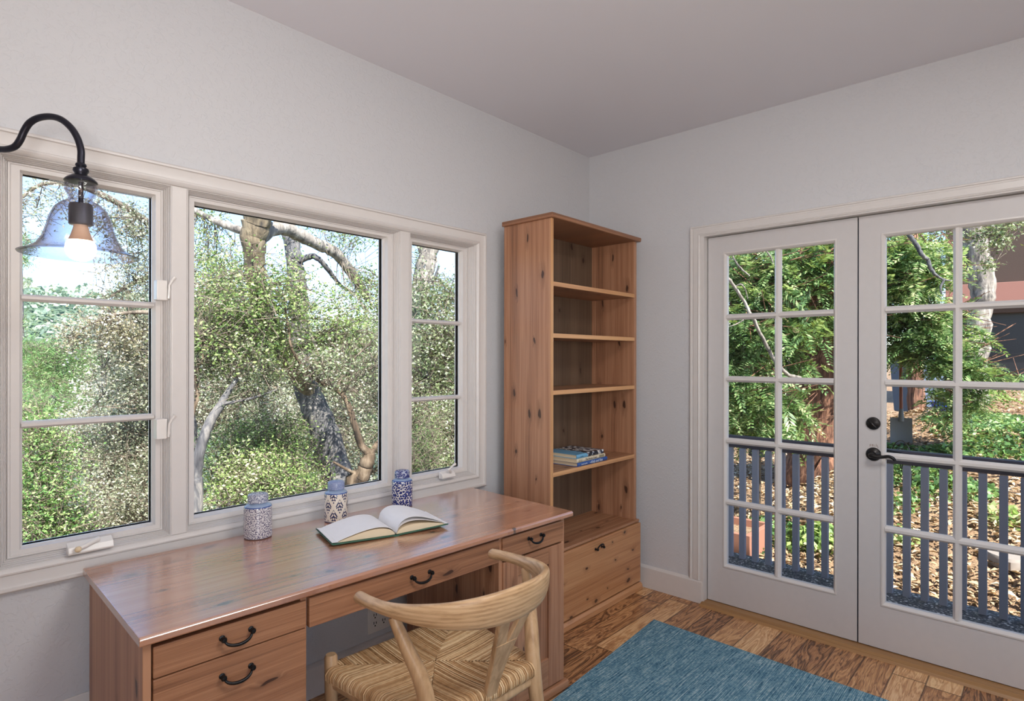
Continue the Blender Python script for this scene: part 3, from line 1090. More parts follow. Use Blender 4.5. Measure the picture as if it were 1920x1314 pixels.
cap = [(.009, 1.872), (.0115, 1.870), (.0125, 1.866), (.010, 1.862), (.0165, 1.858), (.0175, 1.852), (.014, 1.846), (.013, 1.843), (.020, 1.840), (.030, 1.833), (.0355, 1.827), (.036, 1.824), (.030, 1.823), (.004, 1.823)]
MB().lathe(cap, 36, cc).build('canopy', M_lampmetal, lamp, smooth=40)
so = MB().lathe([(.0055, 1.823), (.0055, 1.772), (.024, 1.768), (.026, 1.762), (.026, 1.716), (.022, 1.714), (.002, 1.714)], 28, cc)
so.build('socket', M_lampmetal, lamp, smooth=40)
bulb = thing('light_bulb', 'lit frosted bulb with tan collar inside the glass bell shade', 'bulb', (-3.06 + tx, ty, 1.64))
M_collar = plain('bulb_collar', lin(236, 190, 150), .5)
MB().lathe([(.013, .080), (.015, .074), (.017, .064), (.023, .044), (.0275, .034), (.024, .033), (.002, .033)], 28).build('collar', M_collar, bulb, smooth=40)
glb = MB().lathe([(.0278, .034), (.0325, .024), (.0335, .012), (.031, .000), (.024, -.010), (.013, -.016), (.001, -.018)], 32)
glb.build('globe', M_bulb, bulb, smooth=70)
outer = [(.0325, 1.824), (.0350, 1.815), (.0340, 1.800), (.0275, 1.788), (.0245, 1.782), (.0275, 1.776), (.042, 1.768), (.056, 1.753), (.0655, 1.730), (.0715, 1.705), (.079, 1.680), (.092, 1.658), (.110, 1.645), (.1285, 1.638)]
inner = [(max(r - .0028, .02), z - (.0015 if r > .1 else 0.0)) for r, z in outer]
inner[-1] = (.1265, 1.6355)
MB().lathe_closed(outer + inner[::-1], 56, cc).build('glass_shade', M_lampglass, lamp, smooth=60)


# ================================================================== CHAIR
def make_chair(loc, rz):
    k = thing('wishbone_chair', 'pale ash wishbone armchair with woven cord seat pulled up to the desk', 'chair', loc, rz)
    SF, SB = .200, -.235            # seat front / back y
    WF, WB = .245, .190             # half widths at the legs
    zs = .435
    # front legs
    for s in (-1, 1):
        pts = [(s * (WF - .006), SF + .004, 0), (s * (WF - .002), SF, .16), (s * WF, SF, .36), (s * WF, SF, .462), (s * WF, SF, .470)]
        MB().tube(pts, [.0145, .0175, .0195, .0195, .015], 18).build('leg', M_ash, k, smooth=50)
    # back legs, swept up to the arms
    for s in (-1, 1):
        pts = catmull([(s * .205, SB - .060, 0), (s * .200, SB - .040, .16), (s * .197, SB - .012, .32), (s * .199, SB + .004, .43), (s * .212, SB + .022, .53), (s * .238, SB + .055, .62), (s * .254, SB + .085, .688)], 6)
        MB().tube(pts, lerps([.0145, .018, .022, .0235, .022, .018, .014], 6), 18).build('leg', M_ash, k, smooth=50)
    # seat rails
    zr = zs - .052

    def rail(a, b, z, r=.013, sq=(1.5, .8)):
        n = 6
        p = [Vector(a).lerp(Vector(b), i / n) for i in range(n + 1)]
        rr = [r * (.75 + .25 * math.sin(math.pi * i / n)) for i in range(n + 1)]
        return MB().tube([(q.x, q.y, z) for q in p], rr, 14, squash=sq)
    rail((-WF, SF, 0), (WF, SF, 0), zr).build('seat_rail', M_ash, k, smooth=50)
    rail((-.197, SB, 0), (.197, SB, 0), zr).build('seat_rail', M_ash, k, smooth=50)
    for s in (-1, 1):
        rail((s * WF, SF, 0), (s * .197, SB, 0), zr).build('seat_rail', M_ash, k, smooth=50)
        rail((s * WF, SF, 0), (s * .200, SB - .03, 0), .215, .011, (1, 1)).build('stretcher', M_ash, k, smooth=50)
    rail((-WF, SF, 0), (WF, SF, 0), .275, .011, (1, 1)).build('stretcher', M_ash, k, smooth=50)
    rail((-.2, SB - .03, 0), (.2, SB - .03, 0), .275, .011, (1, 1)).build('stretcher', M_ash, k, smooth=50)
    # bent top rail: round arm tips widening to a tall curved back
    P = catmull([(x, y, 0) for x, y in [(-.258, .020), (-.263, -.055), (-.258, -.135), (-.232, -.220), (-.180, -.298), (-.100, -.348), (0, -.364),
                                        (.100, -.348), (.180, -.298), (.232, -.220), (.258, -.135), (.263, -.055), (.258, .020)]], 6)
    n = len(P)
    loops = []
    for i, p in enumerate(P):
        q = abs(2 * i / (n - 1) - 1)                 # 1 at tips, 0 at middle
        b = max(0.0, 1 - q / .78)
        b = b * b * (3 - 2 * b)
        hh = .0165 + .033 * b
        tt = .0170 - .003 * b
        lean = .20 * b
        zc = .698 + .014 * (1 - q ** 1.6)
        t = (P[min(i + 1, n - 1)] - P[max(i - 1, 0)]).normalized()
        nn = Vector((t.y, -t.x, 0))                  # outward (away from the sitter)
        ex = .60 if b > .3 else 1.0 - .4 * (b / .3)
        e = 1.0
        if i in (0, n - 1): e = .72
        loop = []
        for j in range(24):
            a = 2 * math.pi * j / 24
            ca, sa = math.cos(a), math.sin(a)
            u_ = math.copysign(abs(ca) ** ex, ca) * tt * e
            v_ = math.copysign(abs(sa) ** (.85 if b > .3 else 1), sa) * hh * e
            loop.append(p + nn * (u_ + v_ * lean * 1.0) + Vector((0, 0, zc + v_)))
        loops.append(loop)
    # rounded tips
    def tipcap(loop, p_dir):
        c0 = sum((Vector(v) for v in loop), Vector()) / len(loop)
        return [c0 + (Vector(v) - c0) * .55 + p_dir * .005 for v in loop]
    d0 = (P[0] - P[1]).normalized()
    d1_ = (P[-1] - P[-2]).normalized()
    base0 = [Vector(v) for v in loops[0]]
    loops = [tipcap(loops[0], d0)] + loops + [tipcap(loops[-1], d1_)]
    MB().loops(loops).build('top_rail', M_ash_rail, k, smooth=55)
    # wishbone splat: one foot, two diverging arms
    sp = MB()
    def slat(pts, wd, th):
        L = []
        for (x, y, z), w__ in zip(pts, wd):
            L.append([(x - w__, y - th, z), (x + w__, y - th, z), (x + w__, y + th, z), (x - w__, y + th, z)])
        sp.loops(L)
    ys = lambda z: SB - .004 - .128 * (max(z - .39, 0) / .32) ** 1.2
    zz = [.385, .45, .50, .55, .59]
    slat([(0, ys(z), z) for z in zz], [.020, .023, .027, .034, .042], .009)
    for s in (-1, 1):
        q = [(.588, .021, .021), (.61, .027, .020), (.64, .034, .020), (.67, .040, .021), (.70, .045, .023)]
        slat([(s * c, ys(z), z) for z, c, w__ in q], [w__ for z, c, w__ in q], .008)
    sp.build('splat', M_ash, k, bevel=.003, smooth=40)
    # woven seat: four fields of cord meeting on two diagonals
    rnd = random.Random(3)
    c0 = Vector((0.0, .0, 0))

    def half(y):                    # half width of the seat at y
        return WB + .012 + (WF - .002 - WB) * (y - SB) / (SF - SB)
    cord = MB()

    def strand(pe, inward, length, r):
        """from under the rail at edge point pe, over it, then along 'inward'"""
        o = -inward
        pts = []
        R_ = .021
        for a in (-100, -60, -20, 20, 60, 90):
            q = math.radians(a)
            pts.append(Vector((pe[0], pe[1], zs - .018)) + o * (R_ * math.cos(q)) + Vector((0, 0, R_ * math.sin(q))))
        N = 5
        for i in range(1, N + 1):
            t = i / N
            dist = length * t
            dip = -.010 * math.sin(min(dist / .16, 1) * math.pi / 2)
            pts.append(Vector((pe[0], pe[1], zs + .003 + dip)) + inward * dist + Vector((rnd.uniform(-.0006, .0006), rnd.uniform(-.0006, .0006), rnd.uniform(-.0005, .0005))))
        cord.tube(pts, r, 5, cap=False)
    cx_l, cx_r, cyf, cyb = -.055, .055, 0.0, 0.0
    pitch = .0076
    # side fields (cords run across), front/back fields (cords run front to back)
    y = SB + .020
    while y < SF - .016:
        hw_ = half(y)
        # distance to diagonals: seam from corner to (0, ~0)
        t = (y - SB) / (0 - SB) if y < 0 else (SF - y) / SF
        t = max(0.0, min(1.0, t))
        ln = hw_ * t
        for s in (-1, 1):
            strand((s * hw_, y + rnd.uniform(-.0008, .0008)), Vector((-s, 0, 0)), max(ln, .010), .0035 + rnd.uniform(-.0008, .0006))
        y += pitch
    for edge, sgn in ((SF, -1), (SB, 1)):
        hwm = half(edge)
        x = -hwm + .022
        while x < hwm - .020:
            t = 1 - abs(x) / hwm
            ln = abs(edge) * t
            strand((x + rnd.uniform(-.0008, .0008), edge), Vector((0, sgn, 0)), max(ln, .010), .0035 + rnd.uniform(-.0008, .0006))
            x += pitch
    t = NT('woven_cord')
    r_ = t.n('ShaderNodeNewGeometry').outputs['Random Per Island']
    nn = t.noise(t.obj(), 60, 3)
    f = t.math('MULTIPLY_ADD', r_, .6, t.math('MULTIPLY', nn, .4))
    p_ = t.principled(Base_Color=t.ramp(f, [(.12, lin(132, 98, 62)), (.42, lin(196, 154, 108)), (.80, lin(238, 208, 164))]), Roughness=.7)
    t.set(p_.inputs['Normal'], t.bump(t.noise(t.obj(), 700, 2), .5, .001))
    cord.build('seat', t.m, k, smooth=70, recalc=False)
    return k


chair = make_chair((-1.975, -.812, .0040), math.radians(-2))
chair.rotation_euler[0] = math.radians(-.95)            # back legs stand on the rug, front legs on the boards

# ================================================================== OUTDOORS
R = np.random.default_rng(11)


def np_mesh(name, V, F, mat, parent=None):
    """V (n,3), F (m,4)"""
    me = bpy.data.meshes.new(name)
    me.vertices.add(len(V))
    me.vertices.foreach_set('co', np.ascontiguousarray(V, dtype=np.float32).ravel())
    nf, kk = F.shape
    me.loops.add(nf * kk)
    me.loops.foreach_set('vertex_index', F.astype(np.int32).ravel())
    me.polygons.add(nf)
    me.polygons.foreach_set('loop_start', np.arange(0, nf * kk, kk, dtype=np.int32))
    me.update(calc_edges=True)
    me.materials.append(mat)
    o = bpy.data.objects.new(name, me)
    C.objects.link(o)
    if parent: o.parent = parent
    return o


def unit(a):
    return a / np.maximum(np.linalg.norm(a, axis=1, keepdims=True), 1e-9)


def leaf_quads(P, size, width=.5, up=.5, droop=-.1, fold=.12, flat=False):
    n = len(P)
    sz = size * R.uniform(.6, 1.25, n)[:, None]
    d = R.normal(size=(n, 3))
    d[:, 2] = d[:, 2] * (.15 if flat else .6) + droop
    d = unit(d)
    nn = R.normal(size=(n, 3)) * (.25 if flat else 1.0)
    nn[:, 2] += up
    nn = nn - d * (nn * d).sum(1)[:, None]
    nn = unit(nn)
    s = np.cross(d, nn)
    a = P - d * sz * .5
    b = P + s * sz * width * .5 + nn * sz * fold
    c = P + d * sz * .5
    e = P - s * sz * width * .5 + nn * sz * fold
    V = np.stack([a, b, c, e], 1).reshape(-1, 3)
    return V


def quads(nv):
    return np.arange(nv).reshape(-1, 4)


def cloud(c, r, n, clump=26, sig=.075, shell=.45):
    m = max(1, n // clump)
    d = unit(R.normal(size=(m, 3)))
    rad = R.uniform(0, 1, m)[:, None] ** shell
    cc = np.array(c) + d * rad * np.array(r)
    k = R.integers(0, m, n)
    return cc[k] + R.normal(size=(n, 3)) * sig, cc


def sticks(A, B, r):
    """thin three-sided rods from A to B"""
    d = unit(B - A)
    h = np.where(np.abs(d[:, 2:3]) < .9, np.array([[0, 0, 1.0]]), np.array([[1.0, 0, 0]]))
    u = unit(np.cross(d, h))
    v = np.cross(d, u)
    L = []
    for P, rr in ((A, r), (B, r * .5)):
        for q in (0, 2.094, 4.189):
            L.append(P + (u * math.cos(q) + v * math.sin(q)) * rr)
    V = np.stack(L, 1)
    n = len(A)
    b = (np.arange(n) * 6)[:, None]
    F = np.concatenate([b + np.array([[j, (j + 1) % 3, 3 + (j + 1) % 3, 3 + j]]) for j in range(3)])
    return V.reshape(-1, 3), F


def ground_z(x, y):
    x, y = np.asarray(x, float), np.asarray(y, float)
    q = np.clip((y + .9) / 1.1, 0, 1)
    q = q * q * (3 - 2 * q)
    slope = .235 * (1 - q) + .07 * q
    xr = np.maximum(x - 1.2, 0)
    zd = -.38 + slope * np.minimum(xr, 4.0) + .02 * np.maximum(xr - 4.0, 0)
    zw = -1.15 - .20 * np.maximum(y, 0) - .004 * np.maximum(y - 10, 0) ** 2
    zw = np.maximum(zw, -14 + 0 * y)
    t = np.clip((y + .3 - .25 * np.maximum(x - 2, 0)) / 4.0, 0, 1)
    t = t * t * (3 - 2 * t)
    z = zd * (1 - t) + zw * t
    return z + .05 * np.sin(x * 1.7 + y * .6) * np.cos(y * 1.3 - x * .4) * np.clip(np.abs(x - 1.1) + np.maximum(y, 0), 0, 1)


def soil_mat(name, a, b, c):
    t = NT(name)
    v = t.obj()
    n = t.noise(v, 9, 5, .7)
    n2 = t.noise(v, 70, 3, .6)
    col = t.ramp(t.math('MULTIPLY_ADD', n2, .5, t.math('MULTIPLY', n, .5)), [(.35, a), (.5, b), (.66, c)])
    p = t.principled(Base_Color=col, Roughness=.95)
    t.set(p.inputs['Normal'], t.bump(n2, .8, .02))
    return t.m


M_soil = soil_mat('litter_soil', lin(92, 72, 54), lin(146, 118, 92), lin(196, 168, 134))


def grid(name, xs, ys, fz, mat):
    X, Y = np.meshgrid(xs, ys, indexing='ij')
    Z = fz(X, Y)
    V = np.stack([X, Y, Z], -1).reshape(-1, 3)
    nx, ny = len(xs), len(ys)
    i = (np.arange(nx - 1)[:, None] * ny + np.arange(ny - 1)[None]).ravel()
    F = np.stack([i, i + ny, i + ny + 1, i + 1], 1)
    return np_mesh(name, V, F, mat)


gx = np.concatenate([np.linspace(-30, -5, 14), np.linspace(-4, 16, 70), np.linspace(18, 60, 18)])
gy = np.concatenate([np.linspace(-26, -6, 14), np.linspace(-5.5, 14, 70), np.linspace(16, 64, 26)])


def gz_site(x, y):
    z = ground_z(x, y)
    under = (x < .9) & (y < .4)
    return np.where(under, np.minimum(z, -.6), z)


struct(grid('ground', gx, gy, gz_site, M_soil))


def hill_z(x, y):
    base = -14 + 30 * np.exp(-((y - 165) / 48.0) ** 2) * (0.86 + .10 * np.sin(x * .05) + .05 * np.sin(x * .13 + 1))
    return base


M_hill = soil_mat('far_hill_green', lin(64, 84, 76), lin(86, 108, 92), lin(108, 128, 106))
struct(grid('ground_2', np.linspace(-120, 200, 60), np.linspace(60, 190, 50), hill_z, M_hill))

G_yel = [(.05, lin(30, 56, 20)), (.35, lin(84, 120, 42)), (.65, lin(140, 168, 66)), (.95, lin(196, 206, 124))]
G_oak = [(.05, lin(28, 44, 26)), (.35, lin(78, 100, 58)), (.65, lin(132, 148, 96)), (.95, lin(196, 198, 156))]
G_gry = [(.05, lin(76, 86, 66)), (.35, lin(134, 142, 110)), (.65, lin(184, 186, 150)), (.95, lin(228, 222, 192))]
G_grn = [(.05, lin(24, 58, 20)), (.35, lin(62, 112, 38)), (.65, lin(112, 158, 60)), (.95, lin(176, 200, 110))]
G_pin = [(.05, lin(26, 58, 24)), (.4, lin(70, 118, 48)), (.75, lin(118, 160, 76)), (.95, lin(180, 186, 122))]
G_red = [(.05, lin(18, 46, 20)), (.35, lin(48, 88, 36)), (.65, lin(92, 134, 60)), (.95, lin(168, 196, 112))]
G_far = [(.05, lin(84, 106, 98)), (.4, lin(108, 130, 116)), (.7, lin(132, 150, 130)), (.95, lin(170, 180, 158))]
G_ivy = [(.05, lin(24, 54, 24)), (.35, lin(56, 100, 44)), (.65, lin(96, 146, 66)), (.95, lin(170, 200, 124))]
G_lit = [(.05, lin(104, 78, 54)), (.4, lin(168, 134, 98)), (.7, lin(206, 176, 138)), (.95, lin(236, 216, 186))]
G_lich = [(.05, lin(120, 112, 84)), (.4, lin(176, 164, 124)), (.75, lin(220, 206, 164)), (.95, lin(240, 232, 204))]
ML = {k: leaf_mat('leaves_' + k, v) for k, v in dict(yellow=G_yel, oak=G_oak, grey=G_gry, green=G_grn, pine=G_pin, redwood=G_red, far=G_far, ivy=G_ivy, lichen=G_lich).items()}
ML['litter'] = leaf_mat('dry_leaves', G_lit, .8, .05, 0.92, .1)
ML['ivy'] = leaf_mat('ivy_leaves', G_ivy, .4, .35, 1.3, .2)
M_bark_grey = bark('grey_oak_bark', lin(56, 56, 62), lin(98, 97, 100), lin(156, 150, 144))
M_bark_pale = bark('pale_oak_bark', lin(78, 74, 72), lin(142, 134, 126), lin(196, 188, 178))
M_bark_tan = bark('ochre_oak_bark', lin(70, 64, 58), lin(122, 108, 88), lin(164, 150, 124))
M_bark_twig = bark('dark_twig_bark', lin(70, 62, 56), lin(120, 108, 96), lin(160, 148, 134))
M_bark_red = bark('redwood_bark', lin(60, 42, 34), lin(116, 80, 64), lin(176, 132, 106), 26, .10, 1.0)
M_bark_brown = bark('brown_branch_bark', lin(58, 48, 40), lin(96, 80, 64), lin(136, 120, 102))


def limb(pts, rad, sides=10, n=6, wob=.06):
    P = [p if isinstance(p, Vector) else at(*p) for p in pts]
    Q = catmull(P, n)
    rr = lerps(rad, n)
    Q = [q + Vector(R.normal(size=3)) * wob * r for q, r in zip(Q, rr)]
    return MB().tube(Q, [r * R.uniform(.93, 1.07) for r in rr], sides)


def rebase(root, objs):
    for o in objs:
        o.parent = root
        o.matrix_parent_inverse = Matrix.Translation(-root.location)


def tree(name, label, cat, base, limbs, clusters, leaf, size, group=None, width=.5, twig_mat=None, twigs=True, sig=.075, droop=-.1, up=.5, clump=26):
    """limbs: list of (part, pts, radii, material); clusters: (px,py,f,rx,ry,rz,n)"""
    root = thing(name, label, cat, base, 0, group)
    parts = []
    tips = []
    for pn, pts, rad, mt in limbs:
        mb = limb(pts, rad)
        parts.append(mb.build(pn, mt, None, smooth=70))
        tips += [np.array(v) for v in mb.v[::6]]
    V, A, B = [], [], []
    T = np.array(tips) if tips else None
    for px, py, f, rx, ry, rz, n in clusters:
        c = at(px, py, f)
        P, cc = cloud(c, (rx, ry, rz), n, clump=clump, sig=sig)
        V.append(leaf_quads(P, size, width, up, droop))
        if twigs:
            ctr = np.array(c)
            if T is not None:
                dd = ((cc[:, None] - T[None]) ** 2).sum(-1)
                j = dd.argmin(1)
                near = T[j]
                near = np.where((dd.min(1) < 2.2)[:, None], near, ctr)
            else:
                near = np.repeat(ctr[None] - np.array([[0, 0, rz * .6]]), len(cc), 0)
            mid = (near + cc) / 2 + R.normal(size=cc.shape) * .06
            A += [near, mid]
            B += [mid, cc]
            # sub twigs inside each clump
            for _ in range(3):
                A.append(cc)
                B.append(cc + R.normal(size=cc.shape) * sig * 1.3)
    V = np.concatenate(V)
    parts.append(np_mesh('foliage', V, quads(len(V)), ML[leaf]))
    if twigs:
        A, B = np.concatenate(A), np.concatenate(B)
        ln = np.linalg.norm(B - A, axis=1)[:, None]
        tv, tf = sticks(A, B, np.where(ln > .35, .007, .0035))
        parts.append(np_mesh('twigs', tv, tf, twig_mat or M_bark_twig))
    rebase(root, parts)
    return root


def gbase(px, py, f):
    p = at(px, py, f)
    return Vector((p.x, p.y, float(ground_z(p.x, p.y)) - .02))


# ---- the big oak in the middle window
b_ = gbase(655, 1000, 6.4)
tree('oak_tree', 'big grey leaning oak with several limbs filling the middle window', 'tree', b_,
     [('trunk', [b_, (640, 940, 6.4), (622, 860, 6.4), (600, 790, 6.4), (578, 735, 6.4), (566, 690, 6.4), (562, 640, 6.45), (560, 580, 6.5), (556, 520, 6.5), (548, 460, 6.6), (536, 400, 6.7), (525, 330, 6.8)], [.22, .19, .165, .145, .135, .125, .105, .10, .095, .085, .08, .07], M_bark_grey),
      ('limb', [(578, 735, 6.35), (540, 670, 6.0), (500, 600, 5.7), (482, 540, 5.5), (476, 480, 5.4), (478, 430, 5.35), (486, 380, 5.3), (494, 320, 5.2)], [.08, .09, .085, .09, .095, .12, .125, .12], M_bark_tan),
      ('limb', [(480, 455, 5.4), (505, 432, 5.5), (530, 428, 5.7), (560, 440, 5.9), (596, 458, 6.1), (628, 474, 6.3), (650, 500, 6.5), (672, 530, 6.8), (690, 560, 7.0)], [.07, .072, .07, .066, .062, .06, .058, .055, .05], M_bark_pale),
      ('limb', [(560, 490, 6.5), (585, 480, 6.5), (604, 492, 6.5), (622, 515, 6.6), (640, 536, 6.7), (662, 548, 6.8)], [.036, .034, .030, .025, .018, .010], M_bark_grey),
      ('limb', [(488, 400, 5.3), (520, 385, 5.3), (546, 360, 5.3)], [.06, .05, .045], M_bark_tan),
      ('limb', [(478, 440, 5.4), (430, 425, 5.5), (395, 410, 5.6), (360, 390, 5.7)], [.04, .034, .03, .025], M_bark_pale)],
     [(500, 520, 5.2, .5, .5, .26, 1300), (530, 575, 5.3, .4, .4, .26, 1100), (470, 610, 5.2, .5, .5, .4, 2200), (520, 650, 5.5, .35, .35, .25, 800),
      (420, 570, 5.6, .5, .5, .4, 1900), (390, 480, 5.8, .4, .4, .26, 1000), (400, 410, 5.9, .4, .4, .14, 480), (620, 430, 6.4, .5, .4, .18, 420),
      (690, 450, 6.6, .35, .4, .25, 450), (690, 550, 6.4, .4, .4, .28, 1000), (630, 600, 5.9, .5, .4, .35, 1500), (670, 620, 6.0, .4, .4, .35, 1200), (570, 400, 6.6, .5, .4, .14, 260)],
     'yellow', .036, width=.5)

# ---- curved knotty stems at the lower right of the middle window
b_ = gbase(672, 960, 5.6)
tree('oak_sapling', 'thin brown oak stem curving up from a knotty stump, lower right of the middle window', 'tree', b_,
     [('trunk', [b_, (662, 930, 5.6), (676, 895, 5.6), (688, 868, 5.6), (694, 846, 5.6)], [.12, .085, .075, .07, .05], M_bark_brown),
      ('branch', [(692, 850, 5.6), (678, 836, 5.55), (668, 806, 5.5), (657, 770, 5.5), (646, 745, 5.5), (632, 732, 5.5), (606, 720, 5.4), (582, 702, 5.3), (562, 680, 5.3), (546, 650, 5.2), (540, 610, 5.2), (532, 560, 5.2)], [.045, .034, .030, .027, .025, .022, .019, .017, .015, .013, .011, .008], M_bark_brown),
      ('branch', [(694, 850, 5.6), (704, 836, 5.7), (716, 820, 5.8), (730, 790, 5.9)], [.035, .025, .02, .015], M_bark_brown),
      ('branch', [(670, 890, 5.6), (650, 880, 5.5), (625, 866, 5.4)], [.02, .014, .01], M_bark_brown)],
     [(680, 800, 5.9, .25, .3, .3, 500), (640, 690, 5.4, .35, .35, .22, 900), (690, 660, 5.7, .3, .3, .3, 800), (600, 690, 5.3, .3, .3, .2, 600)],
     'oak', .032)

# ---- slender tree at the left edge of the middle window
b_ = gbase(372, 985, 4.9)
tree('slender_oak', 'slender curved oak at the lower left of the middle window', 'tree', b_,
     [('trunk', [b_, (370, 950, 4.9), (368, 890, 4.9), (376, 840, 4.9), (392, 795, 4.95), (412, 762, 5.0), (424, 740, 5.05), (446, 708, 5.1)], [.060, .052, .047, .043, .040, .036, .026, .016], M_bark_grey),
      ('branch', [(416, 758, 5.0), (446, 752, 5.1), (480, 744, 5.2), (520, 730, 5.3)], [.018, .013, .010, .006], M_bark_grey),
      ('branch', [(352, 800, 4.9), (370, 742, 5.0), (366, 700, 5.0), (380, 670, 5.0), (372, 630, 5.0)], [.022, .018, .014, .010, .006], M_bark_brown)],
     [(440, 690, 5.2, .4, .4, .25, 1300), (380, 660, 5.2, .35, .4, .3, 1300), (470, 735, 5.4, .3, .3, .2, 700), (380, 590, 5.3, .35, .4, .3, 1200), (420, 640, 5.6, .4, .4, .3, 1300)],
     'oak', .032)

# ---- forked tree in the right window
b_ = gbase(792, 900, 9.0)
tree('forked_oak', 'pale forked oak trunk against blue sky in the right window', 'tree', b_,
     [('trunk', [b_, (790, 800, 9.0), (784, 700, 9.0), (780, 620, 9.0), (784, 570, 9.0), (790, 535, 9.0), (797, 500, 9.0), (802, 484, 9.0)], [.19, .18, .17, .165, .155, .145, .15, .14], M_bark_pale),
      ('limb', [(801, 488, 9.0), (794, 468, 9.0), (784, 445, 9.0), (770, 415, 9.1)], [.085, .08, .07, .06], M_bark_pale),
      ('limb', [(803, 488, 9.0), (812, 468, 9.0), (818, 445, 9.0), (826, 410, 9.0)], [.095, .09, .085, .08], M_bark_pale),
      ('limb', [(797, 540, 8.95), (816, 520, 8.9), (822, 498, 8.9)], [.04, .03, .012], M_bark_grey),
      ('limb', [(820, 700, 8.6), (836, 672, 8.6), (850, 650, 8.6)], [.06, .06, .06], M_bark_pale)],
     [(810, 560, 8.4, .6, .6, .3, 1900), (850, 560, 8.6, .5, .5, .35, 1500), (780, 585, 8.4, .5, .5, .3, 1200), (845, 610, 8.2, .6, .6, .5, 2400), (800, 640, 8.0, .6, .6, .4, 2200),
      (800, 710, 8.0, .6, .6, .5, 2200), (850, 720, 8.2, .5, .5, .5, 1900), (762, 470, 9.0, .3, .4, .3, 350), (850, 800, 8.0, .5, .5, .5, 1900), (720, 560, 8.6, .6, .5, .4, 1200)],
     'oak', .050, sig=.11)

# ---- lichen hung oak behind the lamp
b_ = gbase(360, 1000, 7.0)
tree('lichen_oak', 'pale lichen hung oak spreading from the right over the left window', 'tree', b_,
     [('trunk', [b_, (352, 900, 7.0), (350, 800, 7.0), (345, 700, 7.0), (338, 620, 7.0), (332, 540, 7.0), (330, 440, 7.0)], [.14, .12, .11, .10, .09, .085, .07], M_bark_grey),
      ('branch', [(340, 640, 7.0), (290, 620, 6.9), (240, 600, 6.8), (200, 600, 6.7), (186, 640, 6.7)], [.05, .04, .03, .02, .008], M_bark_twig),
      ('branch', [(334, 540, 7.0), (280, 520, 6.8), (235, 540, 6.6), (200, 560, 6.5)], [.045, .035, .02, .008], M_bark_twig),
      ('branch', [(332, 470, 7.0), (280, 420, 6.7), (220, 380, 6.4), (150, 350, 6.1), (80, 345, 5.9), (30, 380, 5.8)], [.05, .04, .034, .028, .02, .012], M_bark_twig),
      ('branch', [(340, 860, 6.9), (290, 835, 6.8), (245, 845, 6.7), (220, 870, 6.6)], [.03, .022, .014, .006], M_bark_twig)],
     [(90, 370, 5.9, .4, .35, .14, 620), (60, 420, 5.8, .2, .3, .2, 260), (225, 410, 6.3, .35, .35, .18, 800), (260, 440, 6.6, .35, .4, .35, 1500), (265, 520, 6.6, .3, .4, .3, 1300),
      (220, 560, 6.4, .3, .3, .14, 450), (265, 610, 6.6, .35, .4, .3, 1700), (235, 660, 6.5, .35, .4, .3, 1500), (280, 690, 6.6, .35, .4, .35, 1700), (250, 740, 6.6, .4, .4, .35, 2000)],
     'grey', .036, sig=.085)

tree('lichen_branch', 'drooping bare branch hung with cream lichen, right side of the left window', 'branch', at(330, 590, 6.2),
     [('branch', [(330, 590, 6.2), (270, 585, 6.1), (215, 590, 6.0), (165, 610, 6.0), (128, 640, 6.0)], [.03, .022, .016, .010, .004], M_bark_twig)],
     [(150, 620, 6.0, .24, .2, .10, 420), (135, 645, 6.0, .14, .14, .10, 220), (200, 605, 6.0, .3, .2, .16, 800), (190, 500, 6.0, .22, .2, .10, 160), (245, 640, 6.2, .3, .3, .25, 900)],
     'lichen', .034, sig=.06)

# ---- bushes near the house
def bush(label, base, clusters, leaf, size, cat='bush', name='bush', **k):
    return tree(name, label, cat, base, [], clusters, leaf, size, **k)


bush('bright green bush at the bottom left of the left window', gbase(80, 1060, 5.4),
     [(70, 850, 5.4, .34, .4, .28, 2600), (75, 920, 5.3, .34, .4, .3, 3000), (70, 990, 5.2, .38, .4, .3, 3000), (120, 1010, 5.4, .22, .3, .2, 1300), (60, 800, 5.5, .24, .3, .2, 1200)], 'green', .034)
bush('grey green shrub in the lower middle of the left window', gbase(210, 1050, 6.6),
     [(160, 830, 7.0, .5, .5, .3, 2600), (210, 890, 6.8, .5, .5, .35, 3200), (250, 830, 6.8, .45, .5, .35, 2800), (260, 950, 6.4, .45, .4, .35, 3000), (190, 970, 6.4, .45, .4, .3, 2800), (200, 800, 7.4, .6, .5, .25, 2200), (270, 780, 7.0, .4, .4, .3, 1800), (300, 900, 6.6, .4, .4, .5, 2400)], 'grey', .034)
bush('yellow green shrub at the bottom of the middle window, behind the speckled jar', gbase(470, 980, 5.4),
     [(430, 880, 5.6, .42, .4, .3, 2600), (490, 900, 5.5, .42, .4, .26, 2400), (540, 880, 5.7, .4, .4, .28, 2100), (450, 830, 6.0, .45, .4, .28, 2300), (520, 820, 6.1, .42, .4, .28, 2100), (420, 930, 5.2, .22, .3, .12, 700), (570, 920, 5.4, .3, .3, .15, 1100)], 'yellow', .034)
bush('grey green thicket behind the leaning oak trunk in the middle window', gbase(480, 900, 8.6),
     [(400, 760, 8.4, .7, .6, .5, 3200), (470, 790, 8.6, .7, .6, .5, 3400), (540, 790, 8.8, .6, .6, .5, 2600), (600, 850, 8.4, .6, .5, .4, 2400), (660, 780, 8.8, .6, .6, .6, 2800), (700, 850, 8.6, .5, .5, .5, 2200), (640, 700, 9.0, .7, .6, .5, 2800), (720, 720, 9.0, .6, .6, .6, 2600)], 'grey', .044, sig=.1)
bush('feathery pale green young conifer at the bottom of the right window', gbase(800, 900, 6.6),
     [(795, 850, 6.6, .22, .3, .26, 3000), (810, 800, 6.8, .12, .2, .2, 900), (775, 880, 6.4, .18, .2, .15, 1500)], 'green', .034, name='young_conifer', cat='conifer', width=.12, droop=.5)
